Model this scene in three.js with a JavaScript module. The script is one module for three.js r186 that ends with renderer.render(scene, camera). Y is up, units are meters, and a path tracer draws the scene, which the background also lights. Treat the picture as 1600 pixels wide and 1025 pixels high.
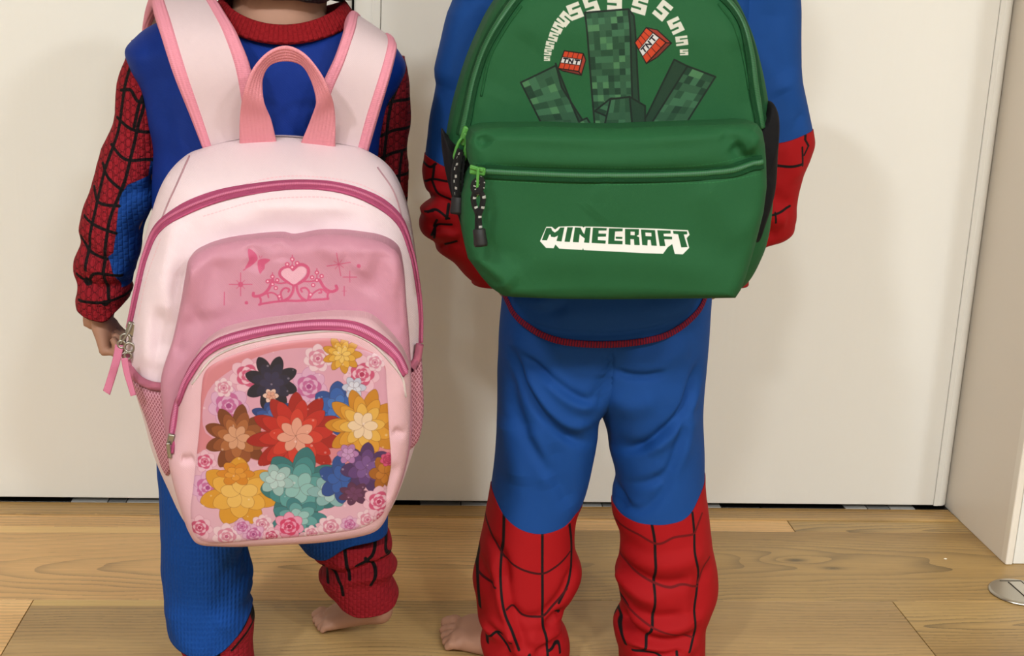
import * as THREE from 'three';
import { mergeGeometries as mergeRaw } from 'three/addons/utils/BufferGeometryUtils.js';
import { RoundedBoxGeometry } from 'three/addons/geometries/RoundedBoxGeometry.js';
import { RectAreaLightUniformsLib } from 'three/addons/lights/RectAreaLightUniformsLib.js';

// ------------------------------------------------------------------ camera, light, exposure
const scene = new THREE.Scene();
scene.background = new THREE.Color(0x000000);
const FOCAL = 2050, W = 1600, H = 1025;
const camera = new THREE.PerspectiveCamera(2 * Math.atan(H / 2 / FOCAL) * 180 / Math.PI, W / H, 0.05, 30);
camera.position.set(0, 0.74, 1.791);
camera.rotation.order = 'YXZ';
camera.rotation.set(-0.2546, -0.0953, 0.0453);
camera.updateMatrixWorld(true);
scene.add(camera);
const renderer = new THREE.WebGLRenderer({ antialias: true });
renderer.toneMapping = THREE.LinearToneMapping;
renderer.toneMappingExposure = 2.17;
renderer.shadowMap.enabled = true;
renderer.shadowMap.type = THREE.PCFSoftShadowMap;
RectAreaLightUniformsLib.init();
const ROOM = { x0: -1.6, x1: 1.9, z1: 4.6, top: 2.38 };
const LAMPS = [                                                     // ceiling panels: x, z, size, intensity
  { x: -1.3, z: 3.0, s: 0.24, i: 148 },
  { x: -0.5, z: 3.3, s: 0.24, i: 90 },
  { x: 0.95, z: 3.3, s: 0.24, i: 90 },
  { x: 1.6, z: 3.0, s: 0.24, i: 118 },
];
const LAMP_COLOUR = new THREE.Color(0.94, 1.0, 1.03);

// ------------------------------------------------------------------ helpers
const V = (x, y, z) => new THREE.Vector3(x, y, z);
const clamp = (x, a = 0, b = 1) => Math.min(b, Math.max(a, x));
const mix = (a, b, t) => a + (b - a) * t;
const smooth = (a, b, x) => { const t = clamp((x - a) / (b - a)); return t * t * (3 - 2 * t); };
function rng(seed) { let s = seed | 0; return () => { s = (s + 0x6d2b79f5) | 0; let t = Math.imul(s ^ (s >>> 15), 1 | s); t = (t + Math.imul(t ^ (t >>> 7), 61 | t)) ^ t; return ((t ^ (t >>> 14)) >>> 0) / 4294967296; }; }
const hash = (x, y, z) => { let h = Math.imul(x, 374761393) ^ Math.imul(y, 668265263) ^ Math.imul(z, 2147483647 ^ 0x5bd1e995); h = Math.imul(h ^ (h >>> 13), 1274126177); return ((h ^ (h >>> 16)) >>> 0) / 4294967296; };
function noise(x, y, z = 0) {                                         // value noise, -1 .. 1
  const xi = Math.floor(x), yi = Math.floor(y), zi = Math.floor(z); let u = x - xi, v = y - yi, w = z - zi;
  u = u * u * (3 - 2 * u); v = v * v * (3 - 2 * v); w = w * w * (3 - 2 * w);
  const L = (a, b, t) => a + (b - a) * t;
  const r = L(L(L(hash(xi, yi, zi), hash(xi + 1, yi, zi), u), L(hash(xi, yi + 1, zi), hash(xi + 1, yi + 1, zi), u), v),
    L(L(hash(xi, yi, zi + 1), hash(xi + 1, yi, zi + 1), u), L(hash(xi, yi + 1, zi + 1), hash(xi + 1, yi + 1, zi + 1), u), v), w);
  return r * 2 - 1;
}
const fbm = (x, y, z = 0, o = 4) => { let s = 0, a = 0.5; for (let i = 0; i < o; i++) { s += a * noise(x, y, z + i * 7.3); x *= 2.03; y *= 2.03; z *= 2.03; a *= 0.5; } return s; };

// a surveyed point of the photograph at a chosen depth z (metres from the door plane)
const RM = camera.matrixWorld.clone(), CAM = camera.position.clone();
function dirOf(px, py) { return V((px - W / 2) / FOCAL, -(py - H / 2) / FOCAL, -1).transformDirection(RM); }
function at(px, py, z) { const d = dirOf(px, py); return CAM.clone().addScaledVector(d, (z - CAM.z) / d.z); }
function onFloor(px, py, h = 0) { const d = dirOf(px, py); return CAM.clone().addScaledVector(d, (h - CAM.y) / d.y); }
const plane = (z) => (p) => { const q = at(p[0], p[1], z); return [q.x, q.y]; };
// zoom frames the tracing was read in
const zf = (x0, y0, s) => (...a) => { const o = []; for (let i = 0; i < a.length; i += 2) o.push([x0 + a[i] / s, y0 + a[i + 1] / s]); return o; };
const Z1 = zf(100, 0, 2.755), Z2 = zf(100, 260, 2.755), Z3 = zf(200, 480, 3.2), Z4 = zf(200, 700, 2.857), Z5 = zf(640, 0, 2.4227), Z6 = zf(640, 180, 2.4227), Z7 = zf(680, 440, 3.077), Z8 = zf(680, 692, 3.077), PX = zf(0, 0, 1);

const used = new Map();
function named(o, name) { const n = used.get(name) || 0; used.set(name, n + 1); o.name = n ? `${name}_${String(n).padStart(3, '0')}` : name; return o; }
function thing(name, label, category, pos, group) { const g = named(new THREE.Group(), name); g.userData = { label, category }; if (group) g.userData.group = group; if (pos) g.position.copy(pos); scene.add(g); g.updateMatrixWorld(true); return g; }
// geometry is written in world metres; a part moves into its thing's frame
function part(name, geo, mat, parent, label) {
  const m = new THREE.Mesh(geo, mat); m.castShadow = m.receiveShadow = true;
  m.name = name; if (label) m.userData.label = label;
  if (parent && parent !== scene) { parent.updateWorldMatrix(true, false); const p = V().setFromMatrixPosition(parent.matrixWorld); if (p.lengthSq()) geo.translate(-p.x, -p.y, -p.z); parent.add(m); }
  else scene.add(m);
  return m;
}
function struct(name, geo, mat) { const m = part(name, geo, mat, scene); named(m, name); m.userData.kind = 'structure'; return m; }
const box = (x0, x1, y0, y1, z0, z1, r = 0) => { const g = r ? new RoundedBoxGeometry(x1 - x0, y1 - y0, z1 - z0, 2, r) : new THREE.BoxGeometry(x1 - x0, y1 - y0, z1 - z0); g.translate((x0 + x1) / 2, (y0 + y1) / 2, (z0 + z1) / 2); return g; };
const spow = (c, e) => Math.sign(c) * Math.pow(Math.abs(c), e);

// smooth value along a list of [key, v...] sorted by key
function track(rows, k, i = 1) {
  const n = rows.length; if (k <= rows[0][0]) return rows[0][i]; if (k >= rows[n - 1][0]) return rows[n - 1][i];
  let j = 0; while (rows[j + 1][0] < k) j++;
  const a = rows[j], b = rows[j + 1], h = b[0] - a[0], t = (k - a[0]) / h;
  const m = (p) => { if (p <= 0 || p >= n - 1) { const q = Math.min(Math.max(p, 0), n - 2); return (rows[q + 1][i] - rows[q][i]) / (rows[q + 1][0] - rows[q][0]); } return 0.5 * ((rows[p + 1][i] - rows[p][i]) / (rows[p + 1][0] - rows[p][0]) + (rows[p][i] - rows[p - 1][i]) / (rows[p][0] - rows[p - 1][0])); };
  const t2 = t * t, t3 = t2 * t;
  return (2 * t3 - 3 * t2 + 1) * a[i] + (t3 - 2 * t2 + t) * h * m(j) + (-2 * t3 + 3 * t2) * b[i] + (t3 - t2) * h * m(j + 1);
}
const byY = (pts) => pts.map(([x, y]) => [y, x]);
function spline(pts, n, closed = false) { const c = new THREE.CatmullRomCurve3(pts.map((p) => V(p[0], p[1], p[2] || 0)), closed, 'centripetal'); return c.getSpacedPoints(n).slice(0, closed ? n : n + 1); }
function segDist(x, y, line) { let best = 1e9; for (let i = 0; i + 1 < line.length; i++) { const [ax, ay] = line[i], [bx, by] = line[i + 1]; const dx = bx - ax, dy = by - ay, t = clamp(((x - ax) * dx + (y - ay) * dy) / (dx * dx + dy * dy + 1e-12)); const d = Math.hypot(x - ax - dx * t, y - ay - dy * t); if (d < best) best = d; } return best; }
// folds: traced lines of cloth pressed in (a < 0) or raised (a > 0), s = half width, tapered to the ends
function foldField(list, T) {
  const L = list.map((f) => { const w = f.p.map(T), n = Math.max(8, w.length * 4); const q = spline(w, n).map((p) => [p.x, p.y]); let x0 = 1e9, x1 = -1e9, y0 = 1e9, y1 = -1e9; for (const [x, y] of q) { x0 = Math.min(x0, x); x1 = Math.max(x1, x); y0 = Math.min(y0, y); y1 = Math.max(y1, y); } const m = f.s * 3.2; return { q, a: f.a, s: f.s, b: [x0 - m, x1 + m, y0 - m, y1 + m] }; });
  return (x, y) => {
    let d = 0;
    for (const f of L) {
      if (x < f.b[0] || x > f.b[1] || y < f.b[2] || y > f.b[3]) continue;
      let best = 1e9, bt = 0; const n = f.q.length - 1;
      for (let i = 0; i < n; i++) { const [ax, ay] = f.q[i], [bx, by] = f.q[i + 1], dx = bx - ax, dy = by - ay, t = clamp(((x - ax) * dx + (y - ay) * dy) / (dx * dx + dy * dy + 1e-12)); const r = Math.hypot(x - ax - dx * t, y - ay - dy * t); if (r < best) { best = r; bt = (i + t) / n; } }
      d += f.a * Math.exp(-((best / f.s) ** 2)) * Math.min(1, 5 * Math.min(bt, 1 - bt) + 0.15);
    }
    return d;
  };
}
function gridGeo(P, uvs, n, m, wrap) {                                // n columns, m rows
  const pos = new Float32Array(n * m * 3), uv = new Float32Array(n * m * 2), idx = [];
  for (let i = 0; i < n * m; i++) { pos[i * 3] = P[i].x; pos[i * 3 + 1] = P[i].y; pos[i * 3 + 2] = P[i].z; uv[i * 2] = uvs[i][0]; uv[i * 2 + 1] = uvs[i][1]; }
  const nn = wrap ? n : n - 1;
  for (let r = 0; r + 1 < m; r++) for (let c = 0; c < nn; c++) { const c1 = (c + 1) % n, a = r * n + c, b = r * n + c1, d = (r + 1) * n + c, e = (r + 1) * n + c1; idx.push(a, d, b, b, d, e); }
  const g = new THREE.BufferGeometry(); g.setAttribute('position', new THREE.BufferAttribute(pos, 3)); g.setAttribute('uv', new THREE.BufferAttribute(uv, 2)); g.setIndex(idx); g.computeVertexNormals(); return g;
}
// a sleeve, leg or torso: side edges L and R traced in the photograph, depth rows z = [py, centre z, half depth]; uv = metres on the wearer's back plane
function limb({ L, R, z, y0, y1, n = 96, m = 150, e = 2.2, disp, top, bottom, grow = 0, capTop = true, capBottom = true, zs }) {
  const l = byY(L), r = byY(R), ex = 2 / e;
  const ring = (py, a, g) => {
    const zc = track(z, py, 1), hd = track(z, py, 2), A = at(track(l, py), py, zc), B = at(track(r, py), py, zc);
    const cx = spow(Math.cos(a), ex), sz = spow(Math.sin(a), ex), hw = A.distanceTo(B) / 2;
    const p = A.clone().add(B).multiplyScalar(0.5), h = B.clone().sub(A).normalize();
    return p.addScaledVector(h, cx * (hw + g)).add(V(0, 0, sz * (hd + g)));
  };
  const edge = (poly, a, lo, hi) => {                                // where this meridian crosses a traced edge
    const Tz = plane(zs); const q = poly.map(Tz).sort((s, t) => s[0] - t[0]);
    const yAt = (x) => { const k = q.map((v) => [v[0], v[1]]); return track(k, x); };
    let last = null;
    for (let i = 0; i <= 120; i++) { const py = mix(lo, hi, i / 120), p = ring(py, a, grow), d = p.y - yAt(p.x); if (d <= 0) return last ? mix(last[0], py, last[1] / (last[1] - d)) : py; last = [py, d]; }
    return hi;
  };
  const P = [], uv = [];
  const as = [], t0 = [], t1 = [];
  for (let c = 0; c < n; c++) { const a = -Math.PI / 2 - 2 * Math.PI * c / n; as.push(a); t0.push(top ? edge(top, a, y0, y1) : y0); t1.push(bottom ? edge(bottom, a, y0, y1) : y1); }
  for (let i = 0; i < m; i++) for (let c = 0; c < n; c++) {
    const py = mix(t0[c], t1[c], i / (m - 1)), a = as[c], p = ring(py, a, grow);
    if (disp) { const d = disp(p.x, p.y, a, py, p.z); const q = ring(py, a, grow + 0.01).sub(ring(py, a, grow)).normalize(); p.addScaledVector(q, d); }
    P.push(p); uv.push([p.x, p.y]);
  }
  const g = gridGeo(P, uv, n, m, true);
  const caps = [];
  for (const [on, row] of [[capTop, 0], [capBottom, m - 1]]) if (on) caps.push(row);
  if (caps.length) {
    const pos = [...g.attributes.position.array], uvA = [...g.attributes.uv.array], idx = [...g.index.array]; let k = pos.length / 3;
    for (const row of caps) { const c = V(); for (let j = 0; j < n; j++) c.add(P[row * n + j]); c.multiplyScalar(1 / n); pos.push(c.x, c.y, c.z); uvA.push(c.x, c.y); for (let j = 0; j < n; j++) { const a = row * n + j, b = row * n + (j + 1) % n; row ? idx.push(a, k, b) : idx.push(a, b, k); } k++; }
    g.setAttribute('position', new THREE.Float32BufferAttribute(pos, 3)); g.setAttribute('uv', new THREE.Float32BufferAttribute(uvA, 2)); g.setIndex(idx); g.computeVertexNormals();
  }
  g.userData = {}; return g;
}
// a strip swept along points; section is a superellipse of half width w and half height h
function sweep(P, N, w, h, { seg = 12, e = 2.4, closed = false } = {}) {
  const n = P.length, pts = [], uv = []; let len = 0;
  const f = typeof w === 'function' ? w : () => w, hh = typeof h === 'function' ? h : () => h;
  for (let i = 0; i < n; i++) {
    const a = P[closed ? (i + n - 1) % n : Math.max(0, i - 1)], b = P[closed ? (i + 1) % n : Math.min(n - 1, i + 1)];
    const t = b.clone().sub(a).normalize(), s = N[i].clone().cross(t).normalize(), nn = t.clone().cross(s).normalize();
    if (i) len += P[i].distanceTo(P[i - 1]);
    for (let k = 0; k < seg; k++) { const q = 2 * Math.PI * k / seg; pts.push(P[i].clone().addScaledVector(s, f(i / (n - 1)) * spow(Math.cos(q), 2 / e)).addScaledVector(nn, hh(i / (n - 1)) * spow(Math.sin(q), 2 / e))); uv.push([len, k / seg]); }
  }
  const rows = n; let P2 = pts, U2 = uv, m = rows;
  if (closed) { P2 = [...pts, ...pts.slice(0, seg)]; U2 = [...uv, ...uv.slice(0, seg).map(([, v]) => [len, v])]; m = rows + 1; }
  else {                                                              // closed ends
    const c0 = P[0], c1 = P[n - 1]; P2 = [...Array(seg).fill(0).map(() => c0.clone()), ...pts, ...Array(seg).fill(0).map(() => c1.clone())]; U2 = [...uv.slice(0, seg), ...uv, ...uv.slice(-seg)]; m = rows + 2;
  }
  return flip(gridGeo(P2, U2, seg, m, true));
}
function flip(g) { const i = g.index.array; for (let k = 0; k < i.length; k += 3) { const t = i[k]; i[k] = i[k + 1]; i[k + 1] = t; } g.computeVertexNormals(); return g; }
// a strap between two traced edges A and B, each [px, py, z]
function band(A, B, thick, { n = 60, seg = 20, e = 5, off = 0 } = {}) {
  const a = spline(A.map((p) => { const q = at(...p); return [q.x, q.y, q.z]; }), n), b = spline(B.map((p) => { const q = at(...p); return [q.x, q.y, q.z]; }), n);
  const C = [], S = []; for (let i = 0; i <= n; i++) { C.push(a[i].clone().add(b[i]).multiplyScalar(0.5)); S.push(b[i].clone().sub(a[i]).multiplyScalar(0.5)); }
  const pts = [], uv = []; let len = 0; const frames = [];
  for (let i = 0; i <= n; i++) {
    const t = C[Math.min(n, i + 1)].clone().sub(C[Math.max(0, i - 1)]).normalize(); const nn = S[i].clone().cross(t).normalize(); if (i) len += C[i].distanceTo(C[i - 1]);
    frames.push({ c: C[i], s: S[i], n: nn });
    for (let k = 0; k < seg; k++) { const q = 2 * Math.PI * k / seg, u = spow(Math.cos(q), 2 / e); pts.push(C[i].clone().addScaledVector(S[i], u).addScaledVector(nn, off + thick / 2 * spow(Math.sin(q), 2 / e))); uv.push([u * S[i].length(), len]); }
  }
  const P2 = [...Array(seg).fill(0).map(() => C[0].clone()), ...pts, ...Array(seg).fill(0).map(() => C[n].clone())], U2 = [...uv.slice(0, seg), ...uv, ...uv.slice(-seg)];
  const g = gridGeo(P2, U2, seg, n + 3, true); return { geo: g, frames };
}
// a stuffed bag panel: closed outline traced at depth zSil, front surface zF(x, y) with a rounded rim of radius R, back at zB
function pillow({ out, zSil, c, zB, zF, R, Rb = 0.015, N = 320, K = 80, bumps, back = true, sharp = false }) {
  const T = (p) => { let z = zSil, q; for (let i = 0; i < 6; i++) { q = at(p[0], p[1], z); z = zF(q.x, q.y) - R; } return [q.x, q.y]; }, o = sharp ? densify(out.map(T), N) : spline(out.map(T), N, true).map((p) => [p.x, p.y]), cc = T(c);
  const ang = o.map((p) => Math.atan2(p[1] - cc[1], p[0] - cc[0])), M = 1440, rho = new Float32Array(M);
  for (let i = 0; i < o.length; i++) { const p = o[i], q = o[(i + 1) % o.length]; let a = ang[i], b = ang[(i + 1) % o.length]; let d = b - a; while (d > Math.PI) d -= 2 * Math.PI; while (d < -Math.PI) d += 2 * Math.PI;
    const lo = Math.min(a, a + d), hi = Math.max(a, a + d); for (let k = Math.ceil((lo + 20 * Math.PI) / (2 * Math.PI) * M - 1e-6); k <= (hi + 20 * Math.PI) / (2 * Math.PI) * M + 1e-6; k++) { const th = k / M * 2 * Math.PI, ux = Math.cos(th), uy = Math.sin(th), ex = q[0] - p[0], ey = q[1] - p[1], den = ux * ey - uy * ex; if (Math.abs(den) < 1e-12) continue; const r = ((p[0] - cc[0]) * ey - (p[1] - cc[1]) * ex) / den; rho[((k % M) + M) % M] = r; } }
  const radius = (th) => { let k = th / (2 * Math.PI) * M; k = ((k % M) + M) % M; const i = Math.floor(k), f = k - i; return mix(rho[i], rho[(i + 1) % M], f); };
  const zAt = (x, y) => {
    const dx = x - cc[0], dy = y - cc[1], r = Math.hypot(dx, dy), rr = r < 1e-6 ? 1 : radius(Math.atan2(dy, dx)), s = Math.min(1, r / rr), e = (1 - s) * rr;
    const t = 1 - Math.min(e / R, 1); return zF(x, y) - R * (1 - Math.sqrt(Math.max(0, 1 - t * t))) + (bumps ? bumps(x, y) * smooth(0, R * 0.6, e) : 0);
  };
  const P = [], uv = [], n = o.length; let m = 0;
  const ringAt = (s, zfun) => { for (const p of o) { const x = mix(cc[0], p[0], s), y = mix(cc[1], p[1], s); P.push(V(x, y, zfun(x, y))); uv.push([x, y]); } m++; };
  if (back) { for (const [s, k] of [[0.001, 0], [0.5, 0], [0.9, 0]]) ringAt(s, () => zB); const rr = 6; for (let i = 0; i <= rr; i++) { const q = i / rr * Math.PI / 2; for (const p of o) { const L = Math.hypot(p[0] - cc[0], p[1] - cc[1]), s = 1 - Rb * (1 - Math.sin(q)) / L; P.push(V(mix(cc[0], p[0], s), mix(cc[1], p[1], s), zB + Rb * (1 - Math.cos(q)))); uv.push([P[P.length - 1].x, P[P.length - 1].y]); } m++; } }
  for (let i = 1; i <= 4; i++) for (let j = 0; j < n; j++) { if (!j) m++; const p = o[j], z1 = zF(p[0], p[1]) - R, z0 = back ? zB + Rb : zB; P.push(V(p[0], p[1], mix(Math.min(z0, z1), z1, i / 4))); uv.push([p[0], p[1]]); }
  for (let i = 1; i <= K; i++) { const s = 1 - Math.pow(i / K, 1.7); ringAt(Math.max(s, 0.0005), zAt); }
  const g = gridGeo(P, uv, n, m, true); const probe = V(); probe.fromBufferAttribute(g.attributes.normal, (m - 4) * n); if (probe.z < 0) flip(g);
  const on = (px, py) => { let z = zSil, q; for (let i = 0; i < 7; i++) { q = at(px, py, z); z = zAt(q.x, q.y); } return V(q.x, q.y, z); };
  const normal = (p) => { const h = 0.003; return V(-(zAt(p.x + h, p.y) - zAt(p.x - h, p.y)) / (2 * h), -(zAt(p.x, p.y + h) - zAt(p.x, p.y - h)) / (2 * h), 1).normalize(); };
  return { geo: g, zAt, on, normal };
}
function densify(o, N) { const L = [], n = o.length; let tot = 0; for (let i = 0; i < n; i++) tot += Math.hypot(o[i][0] - o[(i + 1) % n][0], o[i][1] - o[(i + 1) % n][1]); for (let i = 0; i < n; i++) { const a = o[i], b = o[(i + 1) % n], k = Math.max(1, Math.round(N * Math.hypot(a[0] - b[0], a[1] - b[1]) / tot)); for (let j = 0; j < k; j++) L.push([mix(a[0], b[0], j / k), mix(a[1], b[1], j / k)]); } return L; }
// a strip lying on a bag surface, traced in the photograph
function onto(surf, pts, w, h, { n = 90, lift = 0, closed = false, ...o } = {}) {
  const q = spline(pts, n, closed), P = [], N = []; for (const p of q) { const a = surf.on(p.x, p.y), nn = surf.normal(a); P.push(a.addScaledVector(nn, lift)); N.push(nn); }
  return sweep(P, N, w, h, { closed, ...o });
}
const mergeGeometries = (list) => mergeRaw(list.map((g) => (g.index ? g.toNonIndexed() : g)));
const tube = (pts, r, n = 40, seg = 10) => new THREE.TubeGeometry(new THREE.CatmullRomCurve3(pts, false, 'centripetal'), n, r, seg, false);
// surface nets over a distance field
function nets(sdf, lo, hi, h) {
  const nx = Math.ceil((hi.x - lo.x) / h) + 1, ny = Math.ceil((hi.y - lo.y) / h) + 1, nz = Math.ceil((hi.z - lo.z) / h) + 1, F = new Float32Array(nx * ny * nz), id = (i, j, k) => i + nx * (j + ny * k);
  for (let k = 0; k < nz; k++) for (let j = 0; j < ny; j++) for (let i = 0; i < nx; i++) F[id(i, j, k)] = sdf(lo.x + i * h, lo.y + j * h, lo.z + k * h);
  const pos = [], nor = [], cell = new Int32Array(nx * ny * nz).fill(-1), E = [[0, 0, 0, 1, 0, 0], [0, 1, 0, 1, 1, 0], [0, 0, 1, 1, 0, 1], [0, 1, 1, 1, 1, 1], [0, 0, 0, 0, 1, 0], [1, 0, 0, 1, 1, 0], [0, 0, 1, 0, 1, 1], [1, 0, 1, 1, 1, 1], [0, 0, 0, 0, 0, 1], [1, 0, 0, 1, 0, 1], [0, 1, 0, 0, 1, 1], [1, 1, 0, 1, 1, 1]];
  for (let k = 0; k + 1 < nz; k++) for (let j = 0; j + 1 < ny; j++) for (let i = 0; i + 1 < nx; i++) {
    let c = 0, x = 0, y = 0, z = 0; for (const [a, b, d, e, f, g] of E) { const p = F[id(i + a, j + b, k + d)], q = F[id(i + e, j + f, k + g)]; if ((p < 0) !== (q < 0)) { const t = p / (p - q); c++; x += mix(a, e, t); y += mix(b, f, t); z += mix(d, g, t); } }
    if (c) { cell[id(i, j, k)] = pos.length / 3; const X = lo.x + (i + x / c) * h, Y = lo.y + (j + y / c) * h, Zz = lo.z + (k + z / c) * h; pos.push(X, Y, Zz); const s = h * 0.5, g = V(sdf(X + s, Y, Zz) - sdf(X - s, Y, Zz), sdf(X, Y + s, Zz) - sdf(X, Y - s, Zz), sdf(X, Y, Zz + s) - sdf(X, Y, Zz - s)).normalize(); nor.push(g.x, g.y, g.z); }
  }
  const idx = []; const quad = (a, b, c, d, f) => { if (a < 0 || b < 0 || c < 0 || d < 0) return; f ? idx.push(a, b, c, a, c, d) : idx.push(a, c, b, a, d, c); };
  for (let k = 1; k + 1 < nz; k++) for (let j = 1; j + 1 < ny; j++) for (let i = 1; i + 1 < nx; i++) {
    const s = F[id(i, j, k)] < 0;
    if (s !== F[id(i + 1, j, k)] < 0) quad(cell[id(i, j - 1, k - 1)], cell[id(i, j, k - 1)], cell[id(i, j, k)], cell[id(i, j - 1, k)], s);
    if (s !== F[id(i, j + 1, k)] < 0) quad(cell[id(i - 1, j, k - 1)], cell[id(i - 1, j, k)], cell[id(i, j, k)], cell[id(i, j, k - 1)], s);
    if (s !== F[id(i, j, k + 1)] < 0) quad(cell[id(i - 1, j - 1, k)], cell[id(i, j - 1, k)], cell[id(i, j, k)], cell[id(i - 1, j, k)], s);
  }
  const g = new THREE.BufferGeometry(); g.setAttribute('position', new THREE.Float32BufferAttribute(pos, 3)); g.setAttribute('normal', new THREE.Float32BufferAttribute(nor, 3)); g.setAttribute('uv', new THREE.Float32BufferAttribute(new Float32Array(pos.length / 3 * 2).map((_, i) => pos[Math.floor(i / 2) * 3 + (i % 2)]), 2)); g.setIndex(idx); return g;
}
const capsule = (a, b, ra, rb) => { const ab = b.clone().sub(a), L = ab.lengthSq() + 1e-12; return (x, y, z) => { const px = x - a.x, py = y - a.y, pz = z - a.z, t = clamp((px * ab.x + py * ab.y + pz * ab.z) / L); return Math.hypot(px - ab.x * t, py - ab.y * t, pz - ab.z * t) - mix(ra, rb, t); }; };
const ball = (c, rx, ry, rz) => (x, y, z) => { const k = Math.hypot((x - c.x) / rx, (y - c.y) / ry, (z - c.z) / rz); return (k - 1) * Math.min(rx, ry, rz); };
const smin = (a, b, k) => { const h = clamp(0.5 + 0.5 * (b - a) / k); return mix(b, a, h) - k * h * (1 - h); };
const join = (list, k) => (x, y, z) => { let d = 1e3; for (const f of list) { const v = f(x, y, z); d = v > d + k ? d : smin(d, v, k); } return d; };

// ------------------------------------------------------------------ textures and materials
function canvasTex(rect, ppm, zs, draw, srgb = true) {                // a print laid out in metres: rect = [x0, x1, y0, y1]
  const [x0, x1, y0, y1] = rect, w = Math.round((x1 - x0) * ppm), h = Math.round((y1 - y0) * ppm), cv = document.createElement('canvas'); cv.width = w; cv.height = h;
  const g = cv.getContext('2d'), T = plane(zs), q = (p) => { const [x, y] = T(p); return [(x - x0) * ppm, (y1 - y) * ppm]; };
  g.lineCap = g.lineJoin = 'round';
  const trace = (pts, close) => { g.beginPath(); pts.forEach((p, i) => { const [x, y] = q(p); i ? g.lineTo(x, y) : g.moveTo(x, y); }); if (close) g.closePath(); };
  const curve = (pts, close) => trace(spline(pts, pts.length * 8, close).map((p) => [p.x, p.y]), close);
  const k = q([800, 500])[0]; const unit = Math.abs(q([801, 500])[0] - k);      // canvas pixels per photograph pixel
  draw({ g, q, unit, w, h, ppm, line: (pts, width, col) => { curve(pts); g.lineWidth = width * unit; g.strokeStyle = col; g.stroke(); }, seg: (pts, width, col) => { trace(pts); g.lineWidth = width * unit; g.strokeStyle = col; g.stroke(); }, poly: (pts, col) => { trace(pts, true); g.fillStyle = col; g.fill(); }, blob: (pts, col) => { curve(pts, true); g.fillStyle = col; g.fill(); }, dot: (p, r, col) => { const [x, y] = q(p); g.beginPath(); g.arc(x, y, r * unit, 0, 7); g.fillStyle = col; g.fill(); } });
  const t = new THREE.CanvasTexture(cv); if (srgb) t.colorSpace = THREE.SRGBColorSpace; t.wrapS = t.wrapT = THREE.ClampToEdgeWrapping; t.repeat.set(1 / (x1 - x0), 1 / (y1 - y0)); t.offset.set(-x0 / (x1 - x0), -y0 / (y1 - y0)); t.anisotropy = 8; t.needsUpdate = true; return t;
}
function dataTex(w, h, fn, srgb, size) {                              // fn(u, v) -> [r, g, b] 0..1 ; size = metres per repeat
  const d = new Uint8Array(w * h * 4); for (let j = 0; j < h; j++) for (let i = 0; i < w; i++) { const c = fn(i / w, j / h), k = (j * w + i) * 4; d[k] = clamp(c[0]) * 255; d[k + 1] = clamp(c[1]) * 255; d[k + 2] = clamp(c[2]) * 255; d[k + 3] = 255; }
  const t = new THREE.DataTexture(d, w, h); t.magFilter = THREE.LinearFilter; t.minFilter = THREE.LinearMipmapLinearFilter; t.generateMipmaps = true; t.wrapS = t.wrapT = THREE.RepeatWrapping; if (srgb) t.colorSpace = THREE.SRGBColorSpace; if (size) t.repeat.set(1 / size[0], 1 / size[1]); t.needsUpdate = true; return t;
}
const grey = (v) => [v, v, v];
const WEAVE = dataTex(64, 64, (u, v) => { const a = Math.sin(u * 16 * Math.PI), b = Math.sin(v * 16 * Math.PI); return grey(0.5 + 0.25 * (a * b > 0 ? a * a : -b * b) + 0.08 * (hash(u * 64 | 0, v * 64 | 0, 3) - 0.5)); }, false, [0.008, 0.008]);
const TWILL = dataTex(64, 64, (u, v) => grey(0.5 + 0.5 * Math.sin((u + v) * 16 * Math.PI)), false, [0.012, 0.012]);
const KNIT = dataTex(64, 64, (u, v) => grey(0.5 + 0.4 * Math.cos(u * 16 * Math.PI) * (0.6 + 0.4 * Math.cos(v * 16 * Math.PI))), false, [0.03, 0.045]);
const WAFFLE = dataTex(128, 128, (u, v) => { const x = u * 4, y = v * 4 + (Math.floor(x) % 2) * 0.5, a = Math.abs((x % 1) - 0.5) * 2, b = Math.abs((y % 1) - 0.5) * 2; return grey(0.25 + 0.75 * (1 - Math.max(a, b) ** 3)); }, false, [0.018, 0.026]);
const RIB = dataTex(64, 64, (u, v) => grey(0.5 + 0.3 * Math.cos(u * 8 * Math.PI) + 0.2 * Math.cos(v * 24 * Math.PI)), false, [0.014, 0.02]);
const cloth = (o) => new THREE.MeshPhysicalMaterial({ roughness: 0.85, specularIntensity: 0.35, sheen: 0.1, sheenRoughness: 0.6, side: THREE.DoubleSide, ...o });
const srgb = (h) => new THREE.Color(h);

// ------------------------------------------------------------------ the room
const paint = (hex, rough = 0.45) => new THREE.MeshStandardMaterial({ color: hex, roughness: rough });
const M_DOOR = paint(0xedebe5, 0.42), M_TRIM = paint(0xedebe5, 0.4), M_WALL = paint(0xece6db, 0.8), M_FAR = paint(0xb8b3aa, 0.85), M_CEIL = paint(0xeeebe4, 0.9), M_JAMB = paint(0xe6dccf, 0.45);
M_DOOR.bumpMap = dataTex(256, 256, (u, v) => grey(0.5 + 0.3 * noise(u * 90, v * 3, 1) * 0.6 + 0.2 * noise(u * 14, v * 9, 5)), false, [0.35, 0.9]); M_DOOR.bumpScale = 0.0002;

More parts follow.
